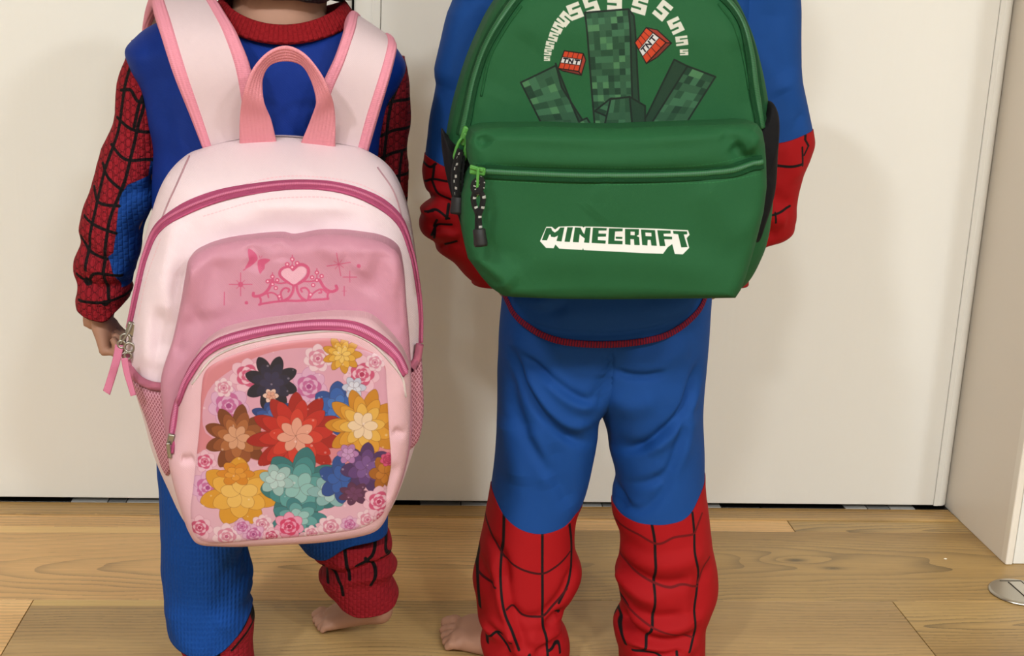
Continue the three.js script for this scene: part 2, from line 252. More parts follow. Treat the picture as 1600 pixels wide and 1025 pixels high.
// oak: growth rings cut along the board
function oak(seed, { qc = 0.11, xc = 0.2, tint = [1, 1, 1], knots = [], sap = null, freq = 150, sq = 0.05, left = 1, tone = 0 }) {
  const LEN = 1.7, WID = 0.22, w = 2048, h = 288;
  const t = dataTex(w, h, (u, v) => {
    const x = -0.75 + u * LEN, q = v * WID;
    const wx = x * 2.2, wq = q * 9;
    let qq = q - qc + 0.02 * fbm(wx, wq * 0.4, seed, 3) + 0.006 * fbm(wx * 5, wq * 2, seed + 9, 3);
    let xx = (x - xc) * sq * (x < xc ? 1 : left);
    let d = Math.sqrt(qq * qq + xx * xx);
    for (const [kx, kq, r, s] of knots) { const e = ((x - kx) / (r * 3.2)) ** 2 + ((q - kq) / r) ** 2; d += s * Math.exp(-e); }
    const ring = d * freq + 0.8 * fbm(wx * 2.5, wq * 3, seed + 3, 3), ph = ring - Math.floor(ring);
    const late = Math.pow(ph, 3.5) * (0.55 + 0.45 * noise(x * 3, q * 30, seed + 4));
    const fib = 0.5 + 0.5 * fbm(x * 26, q * 900, seed + 6, 3), pore = Math.max(0, noise(x * 60, q * 1500, seed + 11) - 0.55) * 1.4 * (0.3 + ph), broad = fbm(x * 1.3, q * 14, seed + 17, 3);
    let k = 0.86 + tone - 0.27 * late - 0.14 * (1 - fib) - 0.13 * pore + 0.13 * broad;
    let c = [k * 1.0, k * (0.815 + 0.03 * broad), k * (0.575 + 0.06 * broad)];
    if (sap) { const e = -(q - sap[0]) * sap[1] + 0.0022 * noise(x * 5, 3, seed); if (e < 0 && x < sap[2]) { const z = smooth(0, -0.003, e) * smooth(sap[2], sap[2] - 0.12, x); c = [mix(c[0], 0.97, z * 0.75), mix(c[1], 0.83, z * 0.75), mix(c[2], 0.58, z * 0.75)]; } }
    for (const [kx, kq, r] of knots) { const e = ((x - kx) / (r * 0.7)) ** 2 + ((q - kq) / (r * 0.28)) ** 2; const z = Math.exp(-e) * 0.6; c = c.map((a) => a * (1 - z * 0.75)); }
    return c.map((a, i) => a * tint[i]);
  }, true, null);
  t.repeat.set(1 / LEN, 1 / WID); t.offset.set(0.75 / LEN, 0); t.wrapS = THREE.MirroredRepeatWrapping; t.wrapT = THREE.MirroredRepeatWrapping; t.anisotropy = 8;
  return new THREE.MeshPhysicalMaterial({ map: t, color: 0xd6d2b4, roughness: 0.42, clearcoat: 0.12, clearcoatRoughness: 0.35, bumpMap: t, bumpScale: 0.0004 });
}
const OAK = [
  oak(11, { qc: 0.1, xc: -0.22, freq: 120, sq: 0.12, left: 0.55, sap: [0.196, 1, 0.12], knots: [[0.555, 0.12, 0.018, 0.02], [0.6, 0.095, 0.008, 0.008]] }),
  oak(23, { qc: 0.02, xc: 0.1, freq: 130, sq: 0.05, sap: [0.197, 1, -0.15], tone: -0.05, knots: [[-0.2, 0.03, 0.03, 0.02], [0.2, 0.1, 0.014, 0.012]] }),
  oak(37, { qc: -0.06, xc: -0.3, freq: 110, sq: 0.03, tone: 0.04 }),
  oak(51, { qc: 0.15, xc: 0.9, freq: 140, sq: 0.06, tone: -0.02, knots: [[0.85, 0.05, 0.015, 0.02]] }),
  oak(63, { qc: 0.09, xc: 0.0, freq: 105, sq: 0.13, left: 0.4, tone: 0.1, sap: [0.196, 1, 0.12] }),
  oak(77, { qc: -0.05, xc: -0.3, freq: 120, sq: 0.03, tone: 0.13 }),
];
OAK[4].color.set(0xf2ecdc); OAK[5].color.set(0xf2ecdc); OAK[1].color.set(0xdfdbc4);  // left boards paler: partly board variation, partly brighter light put into the colour
struct('floor', box(ROOM.x0 - 0.1, ROOM.x1 + 0.1, -0.06, -0.012, 0.001, ROOM.z1 + 0.1), new THREE.MeshStandardMaterial({ color: 0x3a2817, roughness: 0.9 }));
{
  const floor = scene.children[scene.children.length - 1], planks = [];
  const row = (z0, z1, cuts, mats, off) => { let x = ROOM.x0; [...cuts, ROOM.x1].forEach((x1, i) => { planks.push([x, x1, z0, z1, mats[i % mats.length], off]); x = x1; }); };
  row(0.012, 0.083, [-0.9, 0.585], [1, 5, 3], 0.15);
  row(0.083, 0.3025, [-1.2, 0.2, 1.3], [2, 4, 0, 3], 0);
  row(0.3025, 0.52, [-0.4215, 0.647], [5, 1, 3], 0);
  for (let k = 0, z = 0.52; z < ROOM.z1; k++, z += 0.2175) row(z, Math.min(z + 0.2175, ROOM.z1 + 0.02), [[-0.9, 0.3], [-0.3, 1.1], [-1.1, 0.75]][k % 3], [k % 4, (k + 1) % 4, (k + 2) % 4], 0);
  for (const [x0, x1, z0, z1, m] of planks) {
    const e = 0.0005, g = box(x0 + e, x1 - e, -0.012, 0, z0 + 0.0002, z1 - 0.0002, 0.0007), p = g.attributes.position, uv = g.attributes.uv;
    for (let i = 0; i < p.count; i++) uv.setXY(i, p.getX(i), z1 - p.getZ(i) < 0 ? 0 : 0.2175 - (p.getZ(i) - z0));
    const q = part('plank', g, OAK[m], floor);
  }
}
{ // oak strip along the foot of the doors, front edge rounded over
  const s = new THREE.Shape(); s.moveTo(0, -0.01); s.lineTo(0.0425, -0.01); s.lineTo(0.0425, 0.0008); s.quadraticCurveTo(0.0422, 0.0026, 0.0395, 0.0026); s.lineTo(0.003, 0.0026); s.lineTo(0.002, 0.0016); s.lineTo(0, -0.004); s.closePath();
  const g = new THREE.ExtrudeGeometry(s, { depth: 1.81, bevelEnabled: false, curveSegments: 6 }); g.rotateY(-Math.PI / 2); g.applyMatrix4(new THREE.Matrix4().makeScale(1, 1, 1));
  // shape x became +z after the turn below
  const p = g.attributes.position, uv = g.attributes.uv; for (let i = 0; i < p.count; i++) { const x = p.getX(i), y = p.getY(i), z = p.getZ(i); p.setXYZ(i, x + 0.8455, y, z); uv.setXY(i, x + 0.5, 0.06 + z); }
  g.computeVertexNormals(); const m = OAK[2].clone(); m.color.set(0xdad5b8); struct('trim', g, m);
}
// door leaves: flat panel with a rounded edge strip down each side
function strip(mirror, x, y0, y1, w) {                                // profile: flat face, fine step, rounded off to the outer edge
  const s = new THREE.Shape(); s.moveTo(0, -0.034); s.lineTo(0, -0.001); s.lineTo(0.001, 0); s.lineTo(w * 0.27, 0.0002); s.lineTo(w * 0.3, -0.0012); s.lineTo(w * 0.36, -0.0005); s.quadraticCurveTo(w * 0.7, -0.001, w * 0.86, -0.007); s.quadraticCurveTo(w, -0.011, w, -0.018); s.lineTo(w, -0.034); s.closePath();
  const g = new THREE.ExtrudeGeometry(s, { depth: y1 - y0, bevelEnabled: false, curveSegments: 8 });
  const p = g.attributes.position; for (let i = 0; i < p.count; i++) { const a = p.getX(i), b = p.getY(i), c = p.getZ(i); p.setXYZ(i, x + (mirror ? -a : a), y0 + c, b); }
  if (!mirror) { const ix = g.index; if (ix) flip(g); else { const A = p.array; for (let k = 0; k < A.length; k += 9) for (let j = 0; j < 3; j++) { const t = A[k + j]; A[k + j] = A[k + 3 + j]; A[k + 3 + j] = t; } } }
  g.computeVertexNormals(); return g;
}
function leaf(n, x0, x1, wl, wr) {
  const d = struct('door_' + n, box(x0 + wl + 0.0008, x1 - wr - 0.0008, 0.0085, 2.0, -0.034, 0, 0.0012), M_DOOR);
  const uv = d.geometry.attributes.uv, p = d.geometry.attributes.position; for (let i = 0; i < p.count; i++) uv.setXY(i, p.getX(i), p.getY(i));
  part('edge_strip', strip(true, x0 + wl, 0.0085, 2.0, wl), M_TRIM, d); part('edge_strip', strip(false, x1 - wr, 0.0075, 2.0, wr), M_TRIM, d);
}
leaf(1, -0.935, -0.0605, 0.034, 0.0155);
leaf(2, -0.0575, 0.8475, 0.0355, 0.0235);
// the walls: the doors sit 0.19 m back in a lined opening
struct('wall_right', box(0.852, ROOM.x1 + 0.1, -0.01, ROOM.top + 0.1, -0.2, 0.176), M_WALL);
struct('wall_left', box(ROOM.x0 - 0.1, -0.945, -0.01, ROOM.top + 0.1, -0.2, 0.176), M_WALL);
struct('wall_over_door', box(-0.945, 0.852, 2.005, ROOM.top + 0.1, -0.2, 0.176), M_WALL);
struct('trim', box(0.8488, 0.8545, 0, 2.005, -0.034, 0.186, 0.001), M_JAMB);           // lining board of the opening
struct('trim', box(-0.9472, -0.942, 0, 2.005, -0.034, 0.186, 0.001), M_JAMB);
struct('trim', box(-0.9472, 0.8545, 2.002, 2.01, -0.034, 0.186), M_JAMB);
struct('trim', box(0.8486, 0.8592, 0, 2.03, 0.1765, 0.1925, 0.0022), paint(0xeee6da, 0.35));   // nosing of the casing
struct('trim', box(0.861, 0.93, 0, 2.03, 0.172, 0.189, 0.0015), M_TRIM);
struct('trim', box(-1.02, -0.945, 0, 2.03, 0.174, 0.19, 0.003), M_TRIM);
struct('baseboard_right', box(0.93, ROOM.x1, 0, 0.06, 0.174, 0.184, 0.001), M_TRIM);
struct('wall_behind_camera', box(ROOM.x0 - 0.1, ROOM.x1 + 0.1, -0.01, ROOM.top + 0.1, ROOM.z1, ROOM.z1 + 0.1), M_FAR);
struct('wall_east', box(ROOM.x1, ROOM.x1 + 0.1, -0.01, ROOM.top + 0.1, 0.17, ROOM.z1), M_FAR);
struct('wall_west', box(ROOM.x0 - 0.1, ROOM.x0, -0.01, ROOM.top + 0.1, 0.17, ROOM.z1), M_FAR);
struct('ceiling', box(ROOM.x0 - 0.1, ROOM.x1 + 0.1, ROOM.top, ROOM.top + 0.1, -0.2, ROOM.z1 + 0.1), M_CEIL);
{ // the tiled floor of the next room, seen in the gap under the doors
  const f = struct('floor_next_room', box(-1.1, 1.1, -0.05, -0.012, -0.8, -0.002), paint(0x111010, 0.9));
  const black = paint(0x0d0c0d, 0.25), pale = paint(0xb9b7b3, 0.4), mid = paint(0x8d8c8a, 0.4);
  let x = -1.0; const widths = [[0.55, black], [0.052, pale], [0.026, mid], [0.06, pale], [0.06, mid], [0.06, pale], [0.12, black], [0.06, pale], [0.06, black], [0.06, mid], [0.06, pale], [0.06, mid], [0.09, pale], [0.06, mid], [0.06, black], [0.06, pale], [0.06, black], [0.13, black], [0.035, pale], [0.035, mid], [0.04, pale], [0.055, black], [0.05, mid]];
  for (const [w, m] of widths) { part('tile', box(x + 0.0006, x + w - 0.0006, -0.012, 0.001, -0.4, -0.003, 0.0008), m, f); x += w; }
  struct('wall_next_room', box(-1.1, 1.1, -0.05, 2.4, -0.9, -0.82), paint(0x2a2622, 0.9));
}
// ceiling lamps
for (const L of LAMPS) {
  const t = thing('ceiling_light', ['square white ceiling lamp nearest the west wall', 'square white ceiling lamp second from the west wall', 'square white ceiling lamp second from the east wall', 'square white ceiling lamp nearest the east wall'][LAMPS.indexOf(L)], 'ceiling light', V(L.x, ROOM.top, L.z));
  part('frame', box(L.x - L.s / 2 - 0.02, L.x + L.s / 2 + 0.02, ROOM.top - 0.025, ROOM.top, L.z - L.s / 2 - 0.02, L.z + L.s / 2 + 0.02, 0.006), paint(0xf2f0ea), t);
  part('lamp_diffuser', box(L.x - L.s / 2, L.x + L.s / 2, ROOM.top - 0.03, ROOM.top - 0.02, L.z - L.s / 2, L.z + L.s / 2, 0.003), new THREE.MeshStandardMaterial({ color: 0xffffff, emissive: 0xfff2dc, emissiveIntensity: 2.0, roughness: 0.5 }), t);
  const l = new THREE.RectAreaLight(LAMP_COLOUR, L.i, L.s, L.s); l.position.set(L.x, ROOM.top - 0.034, L.z); l.rotation.x = -Math.PI / 2; scene.add(l);
}
{ // round steel door catch let into the floor
  const c = onFloor(1592, 927), t = thing('door_stop', 'round brushed steel door stop plate set into the oak floor', 'door stop', V(c.x, 0, c.z));
  const steel = new THREE.MeshStandardMaterial({ color: 0xb9b4aa, roughness: 0.3, metalness: 1, side: THREE.DoubleSide }), dark = new THREE.MeshStandardMaterial({ color: 0x4b463e, roughness: 0.5, metalness: 0.8 });
  const r = 0.0385, prof = [[0, 0.0005], [r, 0.0005], [r, 0.0016], [r - 0.0014, 0.0034], [r - 0.0035, 0.0042], [0.001, 0.0044], [0, 0.0044]].map(([a, b]) => new THREE.Vector2(a, b));
  const lathe = new THREE.LatheGeometry(prof, 72); lathe.translate(c.x, 0, c.z); part('plate', lathe, steel, t);
  const shp = (w, l, h, y) => { const g = box(-w / 2, w / 2, 0, h, -l / 2, l / 2, 0.0004); g.rotateY(0.05); g.translate(c.x + 0.006, y, c.z); return g; };
  part('flap_recess', shp(0.0185, 0.05, 0.0006, 0.0042), dark, t);
  const flap = shp(0.0165, 0.047, 0.0012, 0.0044); part('flap', flap, new THREE.MeshStandardMaterial({ color: 0xc9c4ba, roughness: 0.25, metalness: 1 }), t);
  const groove = mergeGeometries([box(-0.018, 0.012, 0, 0.0004, -0.0305, -0.0298), box(0.0113, 0.012, 0, 0.0004, -0.0305, -0.018)]); groove.translate(c.x + 0.004, 0.0043, c.z + 0.002); part('groove', groove, dark, t);
}
{ const c = onFloor(1477, 874), t = new THREE.IcosahedronGeometry(0.0016, 1); t.scale(1.5, 0.6, 1); t.translate(c.x, 0.0009, c.z); const m = part('crumb', t, paint(0xf2ead8, 0.8), scene); m.userData = { label: 'tiny pale crumb lying on the oak floor', category: 'crumb' }; }

// ------------------------------------------------------------------ the children
const SKIN = new THREE.MeshPhysicalMaterial({ color: 0xa87c66, roughness: 0.6, sheen: 0.2, sheenRoughness: 0.5 });
const HAIR = new THREE.MeshStandardMaterial({ color: 0x17110e, roughness: 0.55, bumpMap: RIB, bumpScale: 0.001 });
const RED_INK = '#b51a20', BLACK = '#120e10';
// a hand: palm, four fingers of three bones each and a thumb; d = where the fingers point, n = where the palm faces, th = the thumb's side
function hand(w, d, n, th, size, curl) {
  d = d.clone().normalize(); n = n.clone().addScaledVector(d, -n.dot(d)).normalize(); const s = d.clone().cross(n).normalize(); if (s.dot(th) < 0) s.negate();
  const L = [], k = size / 0.11, P = (a, b, c) => w.clone().addScaledVector(d, a * k).addScaledVector(s, b * k).addScaledVector(n, c * k);
  L.push(capsule(P(-0.012, 0, 0), P(0.012, 0, 0), 0.0165 * k, 0.016 * k));
  for (const b of [-0.017, -0.0055, 0.0055, 0.017]) L.push(capsule(P(0.01, b * 0.6, 0), P(0.046, b, -0.001), 0.0115 * k, 0.0085 * k));
  L.push(capsule(P(0.012, 0.014, 0.006), P(0.03, 0.017, 0.007), 0.0115 * k, 0.009 * k));
  const palm = join(L, 0.008 * k), chains = [palm];
  [[-0.018, 0.8], [-0.006, 0.97], [0.006, 1.0], [0.018, 0.92]].forEach(([b, len], i) => {
    let p = P(0.046, b, -0.001), a = 0.15; const r = 0.0068 * k, segs = [];
    for (const [l, c] of [[0.022, 0.9], [0.015, 1.15], [0.012, 0.8]]) { a += c * curl * (1 + 0.08 * i); const q = p.clone().addScaledVector(d, Math.cos(a) * l * len * k).addScaledVector(n, Math.sin(a) * l * len * k); segs.push(capsule(p, q, r, r * 0.9)); p = q; }
    chains.push(join(segs, 0.001));
  });
  const t0 = P(0.014, 0.018, 0.006), t1 = P(0.036, 0.031, 0.012), t2 = P(0.052, 0.03, 0.02); chains.push(join([capsule(t0, t1, 0.0095 * k, 0.008 * k), capsule(t1, t2, 0.0078 * k, 0.0068 * k)], 0.003));
  const f = join(chains, 0.0022 * k), R = 0.085 * k; return nets(f, w.clone().add(V(-R, -R, -R)), w.clone().add(V(R, R, R)), 0.0028);
}
// a bare foot: heel, arch, ball and five toes; h = heel on the floor, d = where it points, inner = the side of the big toe
function foot(h, d, inner, size, lift = 0) {
  d = d.clone().setY(0).normalize(); const s = inner.clone().setY(0).addScaledVector(d, -inner.dot(d)).normalize(), k = size / 0.14, U = V(0, 1, 0);
  const P = (a, b, c) => h.clone().addScaledVector(d, a * k).addScaledVector(s, b * k).addScaledVector(U, c * k + lift * Math.max(0, 1 - a / 0.1));
  const L = [capsule(P(0.012, 0, 0.019), P(0.02, 0, 0.05), 0.019 * k, 0.021 * k), capsule(P(0.02, 0, 0.05), P(0.022, 0, 0.09), 0.021 * k, 0.022 * k), capsule(P(0.02, 0, 0.035), P(0.085, 0.008, 0.018), 0.021 * k, 0.014 * k), capsule(P(0.012, -0.002, 0.017), P(0.09, -0.014, 0.012), 0.017 * k, 0.011 * k), capsule(P(0.085, 0.014, 0.014), P(0.096, 0.014, 0.012), 0.0145 * k, 0.012 * k)];
  const body = join(L, 0.012 * k), toes = [[0.0175, 0.02, 0.0088], [0.005, 0.0195, 0.0064], [-0.0055, 0.0165, 0.006], [-0.0148, 0.013, 0.0056], [-0.0225, 0.009, 0.0053]].map(([b, l, r]) => { const a0 = 0.1 - Math.abs(b - 0.015) * 0.35, A = P(a0, b * 0.95, 0.011), B = P(a0 + l * 0.65, b * 1.05, r / k + 0.0045), C = P(a0 + l * 1.15, b * 1.06, r + 0.0005); B.y = Math.max(B.y, 0.0095 * k); return join([capsule(A, B, 0.0072 * k, r * k), capsule(B, C, r * k, r * 0.95 * k)], 0.002); });
  const t = join(toes, 0.0008), f = (x, y, z) => Math.max(smin(body(x, y, z), t(x, y, z), 0.0025), 0.0008 - y), lo = h.clone().add(V(-0.16 * k, -0.01, -0.16 * k)), hi = h.clone().add(V(0.16 * k, 0.12 * k + lift, 0.16 * k));
  return nets(f, lo, hi, 0.003);
}
function head(c, r) {                                                  // faces the doors (-z)
  const f = join([ball(c, r * 0.92, r * 1.06, r * 1.0), capsule(c.clone().add(V(0, -r * 0.6, -r * 0.3)), c.clone().add(V(0, -r * 0.88, -r * 0.62)), r * 0.5, r * 0.27), capsule(c.clone().add(V(0, -r * 0.1, -r * 0.93)), c.clone().add(V(0, -r * 0.36, -r * 1.06)), r * 0.1, r * 0.14), ball(c.clone().add(V(-r * 0.4, -r * 0.42, -r * 0.6)), r * 0.34, r * 0.34, r * 0.3), ball(c.clone().add(V(r * 0.4, -r * 0.42, -r * 0.6)), r * 0.34, r * 0.34, r * 0.3)], r * 0.18);
  const lip = join([capsule(c.clone().add(V(-r * 0.2, -r * 0.64, -r * 0.88)), c.clone().add(V(r * 0.2, -r * 0.64, -r * 0.88)), r * 0.08, r * 0.08)], 0.01);
  const ears = [-1, 1].map((s) => ball(c.clone().add(V(s * r * 0.95, -r * 0.22, r * 0.02)), r * 0.12, r * 0.28, r * 0.19));
  const sock = [-1, 1].map((s) => ball(c.clone().add(V(s * r * 0.36, -r * 0.12, -r * 0.98)), r * 0.17, r * 0.1, r * 0.14));
  const g = (x, y, z) => { let d = smin(smin(f(x, y, z), lip(x, y, z), r * 0.05), Math.min(ears[0](x, y, z), ears[1](x, y, z)), r * 0.06); for (const s of sock) d = Math.max(d, -s(x, y, z)); return d; };
  return nets(g, c.clone().add(V(-r * 1.3, -r * 1.4, -r * 1.35)), c.clone().add(V(r * 1.3, r * 1.25, r * 1.25)), 0.0035);
}
function hairCap(c, r, low) {
  const o = ball(c.clone().add(V(0, -r * 0.1, r * 0.06)), r * 1.05, r * 1.29, r * 1.1), i = ball(c, r * 0.88, r * 1.0, r * 0.95);
  const f = (x, y, z) => { const wav = 0.0035 * noise(x * 60, y * 8, z * 60) + 0.0015 * noise(x * 190, y * 14, z * 190); const front = (z - c.z) * -1 - r * 0.52 - (y - c.y > r * 0.35 ? (y - c.y - r * 0.35) * 1.2 : 0), hem = low - y + (z < c.z ? (c.z - z) * 0.5 : 0) + 0.004 * noise(x * 70, 2, z * 70); return Math.max(o(x, y, z) + wav, -i(x, y, z), Math.min(front, 1), hem); };
  return nets(f, c.clone().add(V(-r * 1.3, -r * 1.6, -r * 1.3)), c.clone().add(V(r * 1.3, r * 1.4, r * 1.4)), 0.004);
}
function face(c, r, parent) {                                          // eyes and lips, on the far side
  for (const s of [-1, 1]) { const e = new THREE.SphereGeometry(r * 0.12, 20, 14); e.translate(c.x + s * r * 0.36, c.y - r * 0.12, c.z - r * 0.86); const eye = part('eye', e, new THREE.MeshStandardMaterial({ color: 0xf4f1ec, roughness: 0.2 }), parent); const i = new THREE.SphereGeometry(r * 0.07, 16, 10); i.translate(c.x + s * r * 0.36, c.y - r * 0.12, c.z - r * 0.925); const iris = part('iris', i, new THREE.MeshStandardMaterial({ color: 0x2a1a10, roughness: 0.15 }), parent); }
  const m = tube([V(c.x - r * 0.17, c.y - r * 0.63, c.z - r * 0.945), V(c.x, c.y - r * 0.65, c.z - r * 0.97), V(c.x + r * 0.17, c.y - r * 0.63, c.z - r * 0.945)], r * 0.04, 16, 8); part('lips', m, new THREE.MeshStandardMaterial({ color: 0xa65a50, roughness: 0.5 }), parent);
}
const wrinkle = (seed, amp, fx, fy) => (x, y, z = 0) => amp * fbm(x * fx, y * fy, seed + z * fx * 0.5, 3);

// ---- the small child with the pink bag
{
  const Zc = 0.46, root = at(420, 700, Zc), t = thing('person', 'small child in blue and red waffle-knit pyjamas, mid-step, seen from behind', 'person', V(root.x, 0, Zc));
  // body
  const hip = at(420, 660, 0.45), chest = at(425, 200, 0.45), neck0 = at(435, 45, 0.455), neck1 = at(442, -40, 0.452), hc = at(445, -132, 0.445), r = 0.083;
  const shL = at(268, 112, 0.45), elL = at(186, 330, 0.455), wrL = at(152, 498, 0.458), shR = at(580, 130, 0.45), elR = at(604, 270, 0.44), wrR = at(595, 420, 0.425);
  const knL = at(325, 860, 0.47), anL = at(345, 985, 0.475), knR = at(515, 800, 0.41), anR = at(575, 930, 0.41), fR = onFloor(596, 985);
  const cap = [[hip, chest, 0.05, 0.055], [chest, neck0, 0.06, 0.042], [neck0, neck1, 0.04, 0.038], [neck1, hc, 0.038, 0.05], [chest, shL, 0.05, 0.024], [shL, elL, 0.021, 0.02], [elL, wrL, 0.02, 0.016], [chest, shR, 0.05, 0.02], [shR, elR, 0.019, 0.018], [elR, wrR, 0.018, 0.016], [at(340, 690, 0.45), knL, 0.036, 0.026], [knL, anL, 0.026, 0.022], [at(500, 690, 0.45), knR, 0.036, 0.026], [knR, anR, 0.026, 0.015]];
  const f = join(cap.map((c) => capsule(c[0], c[1], c[2], c[3])), 0.025);
  const flat = (x, y, z) => f(x, y, 0.45 + (z - 0.45) * (y > neck0.y - 0.02 || y < 0.3 ? 1 : 1.15));
  const B = nets(flat, V(-0.42, -0.01, 0.3), V(0.2, neck1.y + 0.06, 0.6), 0.009);
  const geos = [B, head(hc, r), hand(at(158, 500, 0.462), V(0.30, -1, 0.10), V(1, 0.3, 0.25), V(0.3, 0, -1), 0.072, 1.15), hand(wrR, V(0, -1, -0.4), V(-1, 0, 0), V(0, 0, -1), 0.085, 0.6),
    foot(V(fR.x + 0.006, 0, 0.393), V(-1, 0, -0.28), V(0, 0, -1), 0.104, 0.02), foot(V(anL.x, 0, 0.515), V(-0.1, 0, -1), V(1, 0, 0), 0.125)];
  part('body', mergeGeometries(geos.map((g) => g)), SKIN, t);
  part('hair', hairCap(hc, r, at(440, -2, 0.5).y), HAIR, t); face(hc, r, t);
  // pyjama top: blue vest, red collar, red sleeves with a black net print and a blue underarm
  const VEST = cloth({ color: 0x072c80, roughness: 0.6, bumpMap: TWILL, bumpScale: 0.0002 });
  const vestFold = foldField([{ p: Z1(360, 250, 420, 480, 440, 760), a: -0.005, s: 0.02 }, { p: Z1(300, 200, 360, 400, 380, 640), a: 0.003, s: 0.014 }, { p: Z1(440, 350, 500, 560, 510, 760), a: 0.004, s: 0.016 }, { p: Z1(850, 380, 960, 440, 1080, 380), a: -0.003, s: 0.018 }], plane(0.52));
  const wr = wrinkle(3, 0.004, 22, 14);
  const top = part('pyjama_top', limb({ zs: 0.52, L: PX(345, 2, 310, 22, 276, 27, 250, 33, 232, 42, 215, 57, 200, 76, 208, 105, 224, 142, 237, 190, 243, 240, 243, 300, 243, 500, 248, 720), R: PX(532, 8, 560, 30, 606, 62, 622, 80, 634, 103, 622, 135, 608, 160, 598, 210, 592, 260, 590, 320, 590, 500, 590, 720), z: [[0, 0.455, 0.028], [40, 0.455, 0.042], [65, 0.455, 0.054], [100, 0.455, 0.064], [200, 0.455, 0.07], [720, 0.45, 0.075]], y0: 36, y1: 700, e: 2.7, n: 140, m: 200, disp: (x, y, a, py) => (Math.sin(a) > 0 ? vestFold(x, y) : 0) + wr(x, y) }), VEST, t, 'bright blue back panel');
  // collar
  const cl = [], ch = []; for (let i = 0; i <= 60; i++) { const q = i / 60 * 2 * Math.PI; cl.push([Math.sin(q), Math.cos(q)]); }
  const colC = at(444, 28, 0.455), cl2 = []; const colG = (() => { const P = [], uv = [], n = 72; const rows = [[0.056, 0.053, 0.006], [0.0585, 0.0555, 0.0075], [0.0605, 0.057, 0.006], [0.065, 0.06, 0.0], [0.0705, 0.0635, -0.0075], [0.072, 0.0645, -0.0095], [0.069, 0.061, -0.011]]; for (const [rx, rz, dy] of rows) for (let j = 0; j < n; j++) { const q = -2 * Math.PI * j / n; P.push(V(colC.x + rx * Math.cos(q), colC.y + dy - 0.012 * Math.max(0, Math.sin(q)) + 0.012 * Math.cos(q) ** 2, colC.z + rz * Math.sin(q))); uv.push([q * 0.065, dy]); } return gridGeo(P, uv, n, rows.length, true); })();
  const RED_KNIT = cloth({ color: 0x841219, bumpMap: WAFFLE, bumpScale: 0.0012 });
  part('collar', colG, RED_KNIT, top, 'red rib-knit collar');
  const NET = (rect, zs, fn, base = '#8e1a25') => cloth({ color: 0xffffff, map: canvasTex(rect, 2400, zs, (c) => { c.g.fillStyle = base; c.g.fillRect(0, 0, c.w, c.h); fn(c); }), bumpMap: WAFFLE, bumpScale: 0.0011 });
  const cells = (c, dark, sx, sy) => { c.g.strokeStyle = dark; c.g.lineWidth = c.ppm * 0.0007; for (let x = 0, i = 0; x < c.w; x += sx * c.ppm, i++) for (let y = 0; y < c.h; y += sy * c.ppm) { c.g.beginPath(); c.g.ellipse(x, y + (i % 2) * sy * c.ppm / 2, sx * c.ppm * 0.47, sy * c.ppm * 0.5, 0, 0, 7); c.g.stroke(); } };
  const slL = NET([-0.34, -0.16, 0.37, 0.72], 0.488, (c) => {
    cells(c, 'rgba(70,8,16,0.75)', 0.0058, 0.009);
    c.poly(PX(232, 250, 226, 279, 198, 290, 187, 305, 182, 363, 178, 394, 169, 401, 183, 434, 187, 452, 240, 452, 260, 250), '#133e84');
    const k = BLACK, wd = 4.6;
    c.line(PX(196, 92, 208, 96, 222, 160, 214, 195, 205, 235, 195, 280, 188, 300, 172, 345, 165, 420, 172, 470), wd, k); c.line(PX(203, 90, 190, 140, 182, 200, 172, 235, 160, 270, 148, 330, 140, 372, 136, 420), wd, k);
    c.line(PX(225, 142, 216, 160, 207, 200), wd, k); c.line(PX(184, 143, 200, 142, 213, 160, 240, 161), wd, k); c.line(PX(178, 186, 205, 204, 241, 210), wd, k); c.line(PX(170, 228, 194, 250, 225, 252, 244, 255), wd, k); c.line(PX(156, 258, 165, 276, 190, 298), wd, k); c.line(PX(142, 295, 152, 316, 186, 322), wd, k); c.line(PX(128, 340, 145, 350, 182, 364), wd, k); c.line(PX(122, 372, 140, 392, 168, 404), wd, k);
    c.line(PX(118, 430, 137, 440, 150, 425, 190, 430), wd, k); c.dot([137, 440], 7, BLACK); c.line(PX(122, 470, 166, 470, 200, 462), wd, k); c.dot([166, 472], 5, BLACK);
  });
  const slFold = foldField([{ p: PX(125, 372, 150, 400, 185, 410), a: -0.004, s: 0.006 }, { p: PX(118, 402, 150, 420, 195, 432), a: 0.005, s: 0.007 }, { p: PX(116, 435, 150, 448, 200, 445), a: -0.005, s: 0.005 }, { p: PX(120, 458, 160, 470, 200, 455), a: 0.003, s: 0.006 }, { p: PX(185, 300, 210, 330, 205, 390), a: -0.003, s: 0.007 }, { p: PX(240, 270, 225, 300, 190, 300), a: -0.004, s: 0.006 }, { p: PX(185, 200, 215, 240, 235, 262), a: -0.002, s: 0.008 }], plane(0.49));
  const sw = wrinkle(5, 0.0035, 40, 30);
  part('sleeve', limb({ zs: 0.49, L: PX(205, 60, 200, 78, 197, 92, 185, 138, 174, 203, 158, 236, 145, 276, 134, 320, 125, 356, 127, 376, 117, 405, 115, 420, 122, 441, 119, 470, 122, 492, 124, 500), R: PX(262, 60, 258, 200, 254, 250, 246, 280, 240, 319, 222, 359, 221, 370, 217, 394, 210, 420, 202, 449, 201, 463, 198, 480), z: [[60, 0.445, 0.03], [250, 0.447, 0.036], [370, 0.456, 0.036], [440, 0.458, 0.035], [500, 0.46, 0.03]], y0: 62, y1: 508, bottom: PX(100, 484, 123, 493, 145, 501, 164, 503, 182, 487, 202, 464, 230, 450), n: 96, m: 220, capBottom: true, disp: (x, y, a, py, z) => (Math.sin(a) > -0.2 ? slFold(x, y) : 0) + sw(x, y, z) }), slL, top, 'red waffle-knit sleeve with black net print and blue underarm');
